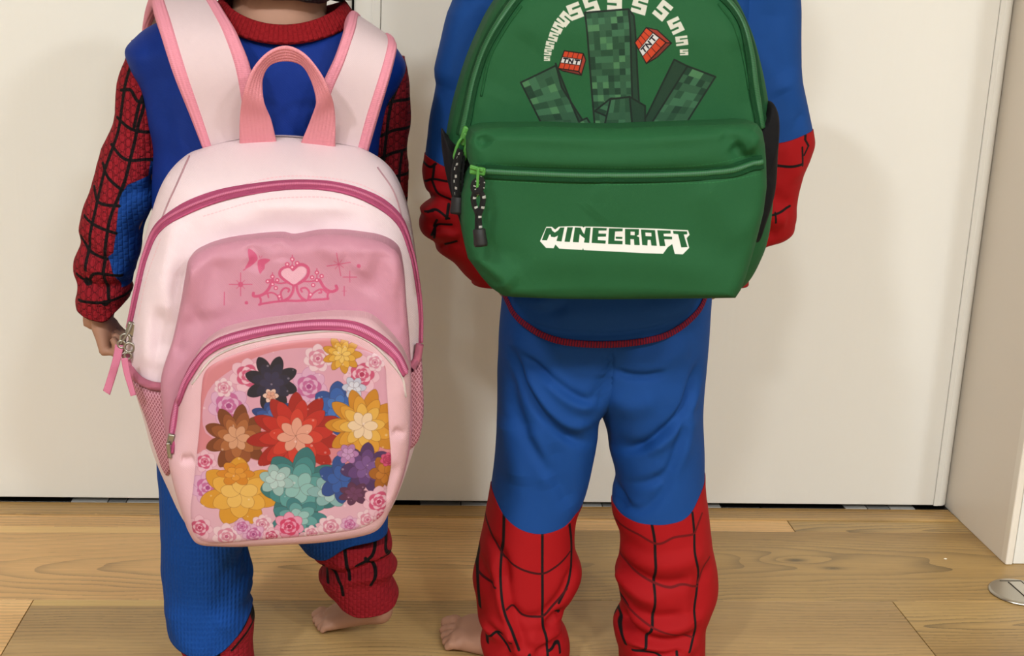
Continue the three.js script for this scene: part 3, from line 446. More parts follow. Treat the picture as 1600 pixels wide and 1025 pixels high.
  const slR = NET([-0.05, 0.06, 0.4, 0.72], 0.475, (c) => { cells(c, 'rgba(60,6,14,0.8)', 0.0058, 0.009); const k = BLACK; c.line(PX(632, 112, 612, 160, 604, 210, 598, 280, 600, 360), 4.6, k); for (const y of [160, 205, 240, 278, 318, 352]) c.line(PX(595, y + 8, 615, y - 1, 642, y - 3), 4.4, k); c.line(PX(628, 240, 624, 280, 626, 330), 4, k); }, '#7e1520');
  part('sleeve', limb({ zs: 0.475, L: PX(570, 80, 575, 200, 578, 400, 570, 470), R: PX(634, 90, 637, 106, 641, 145, 641, 196, 637, 218, 637, 272, 636, 327, 632, 350, 628, 420, 622, 470), z: [[80, 0.44, 0.03], [250, 0.44, 0.034], [470, 0.425, 0.028]], y0: 88, y1: 460, n: 72, m: 120, disp: (x, y, a, py, z) => sw(x, y, z) }), slR, top, 'red waffle-knit sleeve with black net print');
  // pyjama trousers
  const BLUE_KNIT = cloth({ color: 0x104088, bumpMap: KNIT, bumpScale: 0.0012 });
  const tr = named(new THREE.Group(), 'pyjama_trousers'); tr.name = 'pyjama_trousers'; t.add(tr);
  const lw = wrinkle(9, 0.004, 20, 16), lf = foldField([{ p: Z4(550, 540, 470, 560, 400, 620), a: -0.004, s: 0.012 }, { p: Z4(560, 640, 480, 650, 380, 720), a: -0.005, s: 0.013 }, { p: Z4(570, 700, 500, 720, 400, 800), a: 0.005, s: 0.013 }, { p: Z4(180, 720, 260, 860, 380, 905), a: 0.004, s: 0.014 }], plane(0.52));
  const legL = { zs: 0.52, L: PX(246, 640, 247, 728, 251, 805, 256, 896, 261, 952, 265, 983, 275, 1003, 284, 1018, 288, 1040), R: PX(520, 640, 500, 700, 440, 770, 398, 825, 386, 850, 391, 882, 396, 900, 387, 928, 399, 949, 403, 962, 402, 1000, 405, 1040), z: [[640, 0.455, 0.07], [800, 0.465, 0.062], [960, 0.475, 0.055], [1040, 0.48, 0.05]] };
  part('trouser_leg', limb({ ...legL, y0: 630, y1: 1036, bottom: PX(240, 1008, 287, 1016, 315, 1022, 340, 1018, 368, 1001, 396, 969, 404, 958, 420, 950), disp: (x, y, a, py, z) => (Math.sin(a) > 0 ? lf(x, y) : 0) + lw(x, y, z) + 0.004 * smooth(0, 1, 0), capTop: true, m: 200 }), BLUE_KNIT, tr, 'blue ribbed knit leg');
  const cuffTex = NET([-0.27, -0.1, -0.04, 0.09], 0.53, (c) => { c.line(PX(340, 1015, 341, 1060), 5, BLACK); c.line(PX(385, 985, 392, 1010, 398, 1040), 5, BLACK); c.line(PX(290, 1016, 330, 1022, 368, 1003, 404, 958), 6, BLACK); c.line(PX(360, 1025, 385, 1005, 404, 1000), 4, BLACK); });
  part('trouser_cuff', limb({ ...legL, zs: 0.53, y0: 935, y1: 1042, grow: -0.005, disp: (x, y, a, py, z) => sw(x, y, z), m: 60 }), cuffTex, tr, 'red waffle-knit cuff with black net print');
  // the leg stepping forward
  part('trouser_leg', limb({ zs: 0.45, L: PX(330, 690, 370, 740, 430, 800, 464, 840, 489, 872, 500, 884), R: PX(600, 690, 606, 790, 606, 828, 609, 845, 608, 884), z: [[690, 0.44, 0.06], [800, 0.42, 0.052], [884, 0.405, 0.04]], y0: 690, y1: 882, bottom: PX(430, 868, 489, 877, 508, 874, 540, 850, 606, 846, 640, 845), disp: (x, y, a, py, z) => lw(x, y, z) }), BLUE_KNIT, tr, 'blue ribbed knit leg drawn up in the step');
  const cT = NET([-0.12, 0.06, -0.02, 0.19], 0.445, (c) => { const k = BLACK; c.line(Z4(965, 430, 975, 500, 990, 580), 5.5, k); c.line(Z4(1110, 400, 1090, 480, 1020, 520), 5.5, k); c.line(Z4(1060, 490, 1105, 560, 1085, 615), 5.5, k); c.line(Z4(890, 470, 960, 450, 1050, 430), 4, k); c.line(Z4(860, 555, 920, 575, 950, 610, 960, 660), 5, k); c.line(Z4(870, 540, 890, 620), 5, k); c.line(Z4(1130, 500, 1185, 520), 5, k); c.line(Z4(1165, 400, 1150, 470, 1180, 520), 4.5, k); });
  const cf = foldField([{ p: Z4(860, 550, 930, 570, 1040, 540, 1180, 520), a: -0.006, s: 0.005 }, { p: Z4(900, 520, 1000, 520, 1170, 480), a: 0.004, s: 0.006 }, { p: Z4(850, 470, 960, 450, 1160, 440), a: -0.003, s: 0.004 }, { p: Z4(890, 610, 1000, 590, 1180, 570), a: 0.005, s: 0.007 }, { p: Z4(1060, 480, 1110, 560, 1100, 640), a: -0.003, s: 0.005 }], plane(0.445));
  part('trouser_cuff', limb({ zs: 0.445, L: PX(486, 852, 492, 866, 509, 876, 511, 886, 500, 896, 505, 908, 518, 934, 530, 955, 545, 966), R: PX(607, 830, 610, 842, 611, 857, 609, 866, 617, 882, 610, 896, 618, 917, 628, 940, 624, 956, 600, 966), z: [[840, 0.404, 0.043], [900, 0.402, 0.042], [967, 0.402, 0.043]], y0: 834, y1: 968, top: PX(470, 862, 489, 864, 520, 852, 560, 846, 609, 838, 640, 834), bottom: PX(500, 940, 520, 945, 535, 958, 557, 966, 585, 964, 615, 957, 629, 942, 640, 936), grow: 0.0015, disp: (x, y, a, py, z) => (Math.sin(a) > -0.2 ? cf(x, y) : 0) + sw(x, y, z), m: 130 }), cT, tr, 'red waffle-knit cuff with black net print, gathered over the bare foot');
}

// ---- the taller child with the green bag
{
  const root = at(940, 900, 0.45), t = thing('person', 'taller child in smooth blue pyjamas with red net-print cuffs, standing, seen from behind', 'person', V(root.x, 0, 0.45));
  const cx = at(945, 560, 0.43).x, hip = at(942, 570, 0.435), chest = at(950, 110, 0.425), nk0 = at(955, -110, 0.43), nk1 = at(957, -190, 0.43), hc = at(958, -310, 0.42), r = 0.087;
  const shL = at(800, -10, 0.42), elL = at(722, 290, 0.42), wrL = at(765, 410, 0.385), shR = at(1120, -10, 0.42), elR = at(1200, 270, 0.42), wrR = at(1150, 410, 0.385);
  const knL = at(845, 830, 0.445), anL = at(820, 985, 0.455), knR = at(1030, 830, 0.445), anR = at(1035, 985, 0.455);
  const cap = [[at(942, 530, 0.435), chest, 0.055, 0.066], [chest, nk0, 0.068, 0.046], [nk0, nk1, 0.042, 0.04], [nk1, hc, 0.04, 0.05], [chest, shL, 0.05, 0.026], [shL, elL, 0.026, 0.024], [elL, wrL, 0.022, 0.017], [chest, shR, 0.05, 0.026], [shR, elR, 0.026, 0.024], [elR, wrR, 0.022, 0.017], [at(862, 560, 0.435), knL, 0.046, 0.026], [knL, anL, 0.026, 0.022], [at(1022, 560, 0.435), knR, 0.046, 0.026], [knR, anR, 0.026, 0.022]];
  const f = join(cap.map((c) => capsule(c[0], c[1], c[2], c[3])), 0.025);
  const geos = [nets(f, V(0.0, -0.01, 0.28), V(0.5, nk1.y + 0.07, 0.58), 0.009), head(hc, r), hand(wrL, V(0.5, -0.7, -0.5), V(1, 0.4, 0), V(0, 0.3, -1), 0.1, 0.8), hand(wrR, V(-0.5, -0.7, -0.5), V(-1, 0.4, 0), V(0, 0.3, -1), 0.1, 0.8),
    foot(V(anL.x + 0.012, 0, 0.462), V(-1, 0, -0.62), V(0, 0, -1), 0.142), foot(V(anR.x, 0, 0.47), V(0.25, 0, -1), V(-1, 0, 0), 0.142)];
  part('body', mergeGeometries(geos), SKIN, t); part('hair', hairCap(hc, r, nk1.y + 0.02), HAIR, t); face(hc, r, t);
  const JERSEY = cloth({ color: 0x144386, roughness: 0.75, bumpMap: WEAVE, bumpScale: 0.00015 });
  const w1 = wrinkle(21, 0.004, 12, 9);
  // top with a curved hem overlocked in red
  const T0 = { zs: 0.51, L: PX(830, -130, 745, -80, 735, 0, 760, 200, 780, 400, 780, 470, 780, 560), R: PX(1070, -130, 1180, -80, 1180, 0, 1140, 200, 1114, 400, 1116, 470, 1116, 560), z: [[-130, 0.425, 0.05], [0, 0.425, 0.075], [400, 0.432, 0.08], [560, 0.434, 0.09]], y0: -128, y1: 560, e: 2.5 };
  const hemLine = Z7(280, 20, 322, 55, 345, 105, 400, 200, 470, 255, 560, 290, 700, 305, 850, 305, 1000, 290, 1120, 262, 1230, 200, 1300, 130, 1325, 75, 1370, 20);
  const tf = foldField([{ p: Z7(380, 120, 480, 130, 560, 100), a: 0.005, s: 0.009 }, { p: Z7(400, 130, 520, 150, 650, 110), a: -0.004, s: 0.006 }, { p: Z7(420, 210, 620, 245, 850, 245, 1120, 205, 1200, 170), a: -0.003, s: 0.003 }, { p: Z7(980, 120, 1100, 125, 1260, 90), a: 0.004, s: 0.01 }, { p: Z7(560, 130, 800, 150, 1000, 140), a: 0.003, s: 0.012 }], plane(0.51));
  const top = part('pyjama_top', limb({ ...T0, bottom: hemLine, n: 160, m: 200, disp: (x, y, a) => (Math.sin(a) > 0 ? tf(x, y) : 0) + w1(x, y) }), JERSEY, t, 'blue jersey back');
  { // hem stitching
    const g = top.geometry, n = 160, P = [], N = []; const pa = g.attributes.position, m = 200; for (let c = 0; c < n; c++) { const i = (m - 1) * n + c; const p = V(pa.getX(i) + root.x, pa.getY(i), pa.getZ(i) + 0.45), j = i - n * 3, q = V(pa.getX(j) + root.x, pa.getY(j), pa.getZ(j) + 0.45); const a = -Math.PI / 2 - 2 * Math.PI * c / n; const nn = V(Math.cos(a), 0, Math.sin(a)); P.push(p.lerp(q, 0.55).addScaledVector(nn, 0.0012)); N.push(nn); }
    const hemT = dataTex(64, 32, (u, v) => { const zig = Math.abs(((u * 10 + v * 0.4) % 1) - 0.5) < 0.3; return zig ? [0.5, 0.09, 0.17] : [0.22, 0.1, 0.22]; }, true, [0.028, 1]);
    part('overlock_hem', sweep(P, N, 0.0036, 0.0012, { seg: 10, closed: true }), cloth({ color: 0xffffff, map: hemT }), top, 'red overlock stitching along the hem');
  }
  const sf = foldField([{ p: Z5(300, 30, 230, 200, 190, 420), a: -0.005, s: 0.013 }, { p: Z5(200, 0, 150, 160, 110, 330), a: 0.004, s: 0.014 }, { p: Z5(120, 300, 150, 450, 120, 600), a: -0.003, s: 0.012 }, { p: Z5(1380, 0, 1360, 150, 1420, 330), a: -0.004, s: 0.014 }, { p: Z5(1400, 330, 1440, 420, 1500, 470), a: -0.004, s: 0.01 }, { p: Z5(1460, 250, 1440, 360, 1470, 480), a: 0.003, s: 0.012 },
    { p: Z5(55, 780, 110, 760, 170, 790), a: -0.006, s: 0.006 }, { p: Z5(40, 830, 90, 800, 160, 840), a: 0.006, s: 0.009 }, { p: Z5(70, 880, 110, 870, 180, 880), a: -0.006, s: 0.006 }, { p: Z6(90, 480, 130, 450, 190, 470), a: 0.005, s: 0.008 }, { p: Z6(110, 520, 150, 500, 200, 500), a: -0.004, s: 0.006 }, { p: Z5(60, 690, 120, 700, 160, 680), a: -0.003, s: 0.008 },
    { p: Z6(1400, 100, 1450, 180, 1480, 260), a: 0.003, s: 0.01 }, { p: Z6(1360, 290, 1420, 330, 1460, 340), a: -0.004, s: 0.008 }, { p: Z6(1350, 370, 1400, 400, 1440, 400), a: 0.004, s: 0.009 }, { p: Z6(1300, 460, 1350, 450, 1410, 465), a: -0.004, s: 0.007 }], plane(0.465));
  const sd = (x, y, a, py, z) => (Math.sin(a) > -0.2 ? sf(x, y) : 0) + 0.5 * w1(x * 2, y * 2, z);
  const aL = { zs: 0.465, L: PX(735, -90, 712, -30, 708, 0, 694, 62, 679, 136, 671, 186, 663, 248, 660, 268, 665, 293, 673, 313, 664, 327, 655, 346, 660, 363, 677, 374, 686, 391, 708, 407, 727, 428, 738, 437), R: PX(820, -90, 830, 0, 800, 200, 780, 260, 780, 330, 790, 390, 800, 440), z: [[-90, 0.42, 0.05], [200, 0.422, 0.045], [340, 0.415, 0.042], [440, 0.38, 0.034]] };
  const aR = { zs: 0.465, L: PX(1110, -90, 1100, 0, 1130, 200, 1130, 260, 1130, 330, 1120, 390, 1110, 440), R: PX(1210, -90, 1244, -30, 1247, 0, 1248, 90, 1249, 124, 1259, 165, 1268, 206, 1269, 225, 1263, 245, 1251, 272, 1241, 318, 1239, 345, 1222, 371, 1196, 378, 1181, 407, 1166, 430), z: [[-90, 0.42, 0.05], [200, 0.422, 0.045], [340, 0.415, 0.042], [440, 0.38, 0.034]] };
  part('sleeve', limb({ ...aL, y0: -88, y1: 300, bottom: Z5(20, 604, 55, 604, 90, 618, 130, 636, 200, 645, 400, 650), n: 90, m: 150, disp: sd }), JERSEY, top);
  part('sleeve', limb({ ...aR, y0: -88, y1: 300, bottom: Z5(1300, 555, 1395, 545, 1460, 530, 1520, 513, 1560, 505), n: 90, m: 150, disp: sd }), JERSEY, top);
  const RED = '#9c0f15', netTex = (rect, zs, fn) => cloth({ color: 0xffffff, roughness: 0.75, map: canvasTex(rect, 2200, zs, (c) => { c.g.fillStyle = RED; c.g.fillRect(0, 0, c.w, c.h); fn(c); }), bumpMap: WEAVE, bumpScale: 0.00015 });
  part('sleeve_cuff', limb({ ...aL, y0: 230, y1: 440, top: Z5(20, 600, 55, 600, 90, 614, 130, 632, 200, 641, 400, 646), grow: 0.0008, n: 90, m: 130, disp: sd }), netTex([0.02, 0.14, 0.38, 0.58], 0.465, (c) => { const k = BLACK; c.line(Z5(50, 628, 80, 640, 100, 625), 3.6, k); c.line(Z5(95, 628, 88, 690), 3.6, k); c.line(Z5(62, 700, 90, 686, 150, 690), 3.6, k); c.line(Z5(85, 690, 110, 740, 160, 760), 3.6, k); c.line(Z5(70, 815, 100, 800, 150, 830), 3.6, k); c.line(Z5(150, 780, 140, 830), 4.5, k); c.line(Z5(95, 870, 105, 840), 3.6, k); c.line(Z6(85, 470, 110, 425, 160, 420), 3.6, k); c.line(Z6(100, 430, 95, 480), 3.4, k); c.line(Z6(140, 510, 180, 490), 4, k); c.line(Z6(60, 380, 90, 370), 3, k); }), top, 'red cuff with black net print');
  part('sleeve_cuff', limb({ ...aR, y0: 190, y1: 440, top: Z5(1300, 551, 1395, 541, 1460, 526, 1520, 509, 1560, 501), grow: 0.0008, n: 90, m: 130, disp: sd }), netTex([0.3, 0.44, 0.38, 0.6], 0.465, (c) => { const k = BLACK; c.line(Z5(1380, 625, 1440, 630, 1490, 625), 4, k); c.line(Z5(1490, 560, 1495, 630), 3.4, k); c.line(Z6(1340, 385, 1400, 372, 1450, 350), 3.6, k); c.line(Z6(1385, 370, 1390, 410), 3, k); c.line(Z6(1500, 90, 1520, 120), 3.6, k); c.line(Z5(1500, 590, 1520, 555), 3, k); }), top, 'red cuff with black net print');
  // trousers
  const tr = new THREE.Group(); tr.name = 'pyjama_trousers'; t.add(tr);
  const F = [
    [[380, 340, 420, 480, 520, 640, 660, 760, 740, 800], -0.0055, 0.0055], [[410, 420, 500, 560, 620, 680, 720, 700, 770, 690], 0.004, 0.008], [[350, 420, 380, 620, 470, 800, 600, 1000], -0.004, 0.007], [[420, 360, 560, 470, 700, 560, 770, 570], -0.0045, 0.005], [[520, 440, 640, 560, 760, 620], 0.0035, 0.009], [[340, 700, 390, 850, 410, 1000], 0.003, 0.012], [[440, 700, 520, 850, 560, 1000], 0.0035, 0.011],
    [[830, 320, 836, 400, 830, 470, 806, 550, 792, 612], -0.003, 0.0028], [[845, 412, 910, 440, 1000, 447, 1110, 430], -0.0032, 0.005], [[805, 440, 790, 500, 752, 566], -0.0022, 0.006], [[840, 560, 940, 600, 1060, 560], 0.0025, 0.012],
    [[1280, 420, 1230, 560, 1130, 690, 1000, 800, 900, 860], -0.0055, 0.0055], [[1270, 440, 1200, 640, 1170, 800, 1100, 930, 960, 1010], -0.004, 0.006], [[1255, 540, 1160, 700, 1010, 830], 0.004, 0.009], [[1240, 640, 1190, 820, 1090, 960], 0.003, 0.01], [[880, 820, 1000, 790, 1140, 700], -0.002, 0.008],
    [[360, 300, 480, 360, 640, 330], 0.003, 0.014], [[900, 350, 1050, 380, 1240, 300], 0.003, 0.014],
  ].map(([p, a, s]) => ({ p: Z7(...p), a: a * 1.6, s }));
  const F8 = [
    [[860, 260, 920, 330, 900, 390], -0.004, 0.005], [[880, 330, 980, 350, 1080, 260, 1170, 60], -0.003, 0.006], [[560, 0, 600, 160, 660, 330], -0.003, 0.009],
    [[270, 500, 320, 560, 330, 700], -0.004, 0.006], [[290, 560, 310, 700, 340, 830, 400, 960], 0.005, 0.006], [[330, 560, 345, 720, 380, 860, 430, 980], -0.004, 0.006], [[520, 830, 600, 760, 680, 640], -0.004, 0.007], [[540, 900, 600, 850, 640, 870], -0.006, 0.006], [[340, 790, 440, 840, 520, 830], -0.003, 0.006], [[360, 900, 400, 1000, 480, 1010], 0.005, 0.007], [[250, 900, 310, 930, 370, 1000], -0.005, 0.006], [[430, 930, 520, 960, 620, 930], 0.004, 0.009], [[480, 1000, 560, 980, 620, 1000], -0.005, 0.005], [[240, 960, 300, 900, 380, 940], 0.004, 0.007], [[200, 640, 260, 700, 290, 720], -0.003, 0.008],
    [[870, 620, 960, 660, 1080, 680, 1240, 660], -0.004, 0.008], [[880, 580, 1000, 600, 1180, 580, 1320, 540], 0.004, 0.012], [[890, 700, 1000, 760, 1080, 760], 0.0045, 0.009], [[890, 790, 950, 840, 1050, 850, 1200, 820], -0.004, 0.008], [[870, 860, 960, 880, 1100, 900, 1280, 860], 0.004, 0.01], [[880, 920, 1000, 950, 1150, 950, 1270, 920], -0.005, 0.007], [[900, 1000, 1020, 990, 1150, 1010, 1280, 980], 0.004, 0.008], [[1340, 600, 1270, 720, 1260, 860], -0.003, 0.009], [[880, 960, 940, 920, 920, 860], -0.005, 0.005], [[940, 1010, 1060, 1015, 1200, 1000], -0.005, 0.005],
  ].map(([p, a, s]) => ({ p: Z8(...p), a: a * 1.35, s }));
  const ff = foldField([...F, ...F8], plane(0.505)), ld = (x, y, a, py, z) => (Math.sin(a) > -0.1 ? ff(x, y) * smooth(-0.1, 0.25, Math.sin(a)) : 0) + w1(x * 1.5, y * 1.2, z) * 0.8;
  const zr = [[440, 0.434, 0.07], [530, 0.436, 0.072], [580, 0.437, 0.074], [640, 0.437, 0.07], [760, 0.44, 0.064], [1000, 0.45, 0.058], [1030, 0.452, 0.056]];
  const LL = { zs: 0.505, L: PX(786, 440, 784, 461, 779, 520, 777, 576, 777, 651, 773, 732, 767, 774, 758, 822, 747, 874, 741, 906, 746, 932, 751, 966, 757, 978, 752, 1001, 758, 1024, 760, 1034), R: PX(1060, 440, 1046, 510, 1012, 560, 984, 590, 962, 615, 946, 632, 937, 644, 932, 680, 927, 710, 921, 742, 914, 767, 901, 799, 896, 832, 897, 855, 906, 884, 904, 900, 893, 920, 881, 939, 872, 965, 883, 985, 887, 1004, 884, 1024, 882, 1034), z: zr, y0: 440, y1: 1029, n: 130, m: 340 };
  const RR = { zs: 0.505, L: PX(820, 440, 838, 510, 872, 560, 898, 590, 916, 615, 930, 632, 938, 645, 950, 677, 953, 706, 963, 750, 958, 773, 959, 806, 970, 835, 969, 874, 962, 897, 968, 926, 971, 952, 961, 975, 963, 994, 969, 1017, 970, 1034), R: PX(1112, 440, 1110, 466, 1102, 547, 1095, 635, 1097, 700, 1099, 765, 1102, 781, 1109, 841, 1117, 887, 1117, 920, 1106, 949, 1099, 968, 1098, 997, 1097, 1034), z: zr, y0: 440, y1: 1029, n: 130, m: 340 };
  const bl = Z8(180, 190, 225, 215, 265, 272, 300, 330, 335, 378, 370, 405, 420, 428, 500, 443, 580, 435, 660, 410, 700, 380), br = Z8(800, 335, 865, 375, 890, 397, 960, 406, 1050, 402, 1130, 392, 1200, 374, 1250, 340, 1290, 290, 1350, 230);
  part('trouser_leg', limb({ ...LL, y1: 880, bottom: bl.map(([x, y]) => [x, y + 5]), disp: ld }), JERSEY, tr, 'blue jersey leg'); part('trouser_leg', limb({ ...RR, y1: 880, bottom: br.map(([x, y]) => [x, y + 5]), disp: ld }), JERSEY, tr, 'blue jersey leg');
  const k = BLACK, lw = 4.2;
  part('trouser_cuff', limb({ ...LL, y0: 730, top: bl, grow: 0.0009, m: 220, disp: ld }), netTex([0.04, 0.24, -0.03, 0.26], 0.505, (c) => {
    c.seg(Z8(516, 430, 516, 840), lw, k); c.line(Z8(516, 840, 520, 890, 535, 940, 542, 1040), lw, k); c.line(Z8(338, 360, 330, 520, 318, 640, 322, 760, 338, 830, 370, 900, 400, 980), lw, k); c.line(Z8(248, 300, 235, 440, 225, 600, 215, 740, 225, 860), lw, k); c.line(Z8(655, 420, 670, 520, 670, 610, 655, 690, 600, 790), lw, k);
    const d = '#3c0c10'; c.line(Z8(225, 430, 260, 460, 290, 510, 340, 575), 3.6, d); c.line(Z8(340, 575, 430, 615, 516, 632, 580, 610, 660, 570), 3.6, d); c.line(Z8(225, 705, 290, 710), 4, d); c.line(Z8(345, 805, 375, 793, 420, 830, 516, 838, 580, 790, 640, 730), 4, d); c.line(Z8(260, 1020, 262, 970, 300, 930, 360, 945), 4, k); c.line(Z8(300, 930, 330, 960, 360, 1000), 3.4, k); c.line(Z8(430, 1030, 450, 1000, 450, 1020), 4, k); c.line(Z8(545, 1005, 600, 998, 606, 1030), 4, k); c.line(Z8(590, 845, 606, 860), 5, k); c.line(Z8(190, 640, 215, 690), 3, k);
  }), tr, 'red lower leg with black net print, bunched at the floor');
  part('trouser_cuff', limb({ ...RR, y0: 730, top: br, grow: 0.0009, m: 220, disp: ld }), netTex([0.2, 0.4, -0.03, 0.26], 0.505, (c) => {
    c.line(Z8(1044, 395, 1058, 480, 1060, 600, 1058, 720, 1050, 860, 1030, 930, 1005, 1010), lw, k); c.line(Z8(1244, 350, 1252, 450, 1250, 540, 1272, 640, 1265, 720, 1250, 820, 1250, 930, 1220, 1000), lw, k); c.line(Z8(885, 690, 890, 780, 920, 830, 950, 850), lw, k); c.line(Z8(870, 925, 905, 905, 935, 940, 918, 975, 930, 1010), lw, k); c.line(Z8(915, 890, 930, 930), lw, k); c.line(Z8(960, 1025, 1060, 1015, 1090, 1030), lw, k); c.line(Z8(1160, 1000, 1160, 1040), lw, k);
    const d = '#641013'; c.line(Z8(895, 455, 980, 460, 1070, 490, 1150, 455, 1245, 450), 4.2, d); c.line(Z8(1255, 445, 1280, 400, 1300, 370), 4, d); c.line(Z8(870, 625, 960, 660, 1060, 690, 1130, 700, 1200, 685, 1265, 705), 4, d); c.line(Z8(1270, 690, 1310, 610, 1340, 590), 4, d); c.line(Z8(940, 850, 1050, 890, 1150, 915, 1240, 945), 3.6, d);
  }), tr, 'red lower leg with black net print, bunched at the floor');
}

// ------------------------------------------------------------------ bag helpers
function patch(surf, out, zs, lift, { N = 160, K = 24, c } = {}) {     // a flat piece sewn on a bag panel
  const T = plane(zs), o = spline(out.map(T), N, true), cc = T(c), P = [], uv = []; let m = 0;
  const put = (x, y, z) => { P.push(V(x, y, z)); uv.push([x, y]); };
  for (const p of o) put(p.x, p.y, surf.zAt(p.x, p.y) - 0.001); m++;
  for (let i = 0; i <= K; i++) { const s = 1 - i / K; for (const p of o) { const x = mix(cc[0], p.x, Math.max(s, 0.001)), y = mix(cc[1], p.y, Math.max(s, 0.001)); put(x, y, surf.zAt(x, y) + lift * (i ? 1 : 0.6)); } m++; }
  const g = gridGeo(P, uv, N, m, true), t = V().fromBufferAttribute(g.attributes.normal, N * 8); return t.z < 0 ? flip(g) : g;
}
const teeth = (a, b, len) => dataTex(32, 16, (u, v) => { const t = u < 0.55 ? a : b; return t; }, true, [len, 1]);
const rgb = (hex) => { const n = parseInt(hex.slice(1), 16); return [(n >> 16) / 255, ((n >> 8) & 255) / 255, (n & 255) / 255]; };
function zip(surf, path, parent, { tape, coil, wTape, wCoil, n = 140, lift = 0 }) {
  const z = part('zipper', onto(surf, path, wTape, 0.0011, { n, lift: lift + 0.0006, seg: 12, e: 4 }), cloth({ color: tape, bumpMap: RIB, bumpScale: 0.0003, roughness: 0.7 }), parent, 'zipper');
  part('zipper_teeth', onto(surf, path, wCoil, 0.0016, { n, lift: lift + 0.0016, seg: 10, e: 2 }), new THREE.MeshStandardMaterial({ map: teeth(rgb(coil[0]), rgb(coil[1]), 0.0015), roughness: 0.5 }), z);
  return z;
}
const METAL = new THREE.MeshStandardMaterial({ color: 0x9a958c, metalness: 0.9, roughness: 0.3 });
const shift = (g, p, rz = 0, rx = 0) => { if (rx) g.rotateX(rx); if (rz) g.rotateZ(rz); g.translate(p.x, p.y, p.z); return g; };

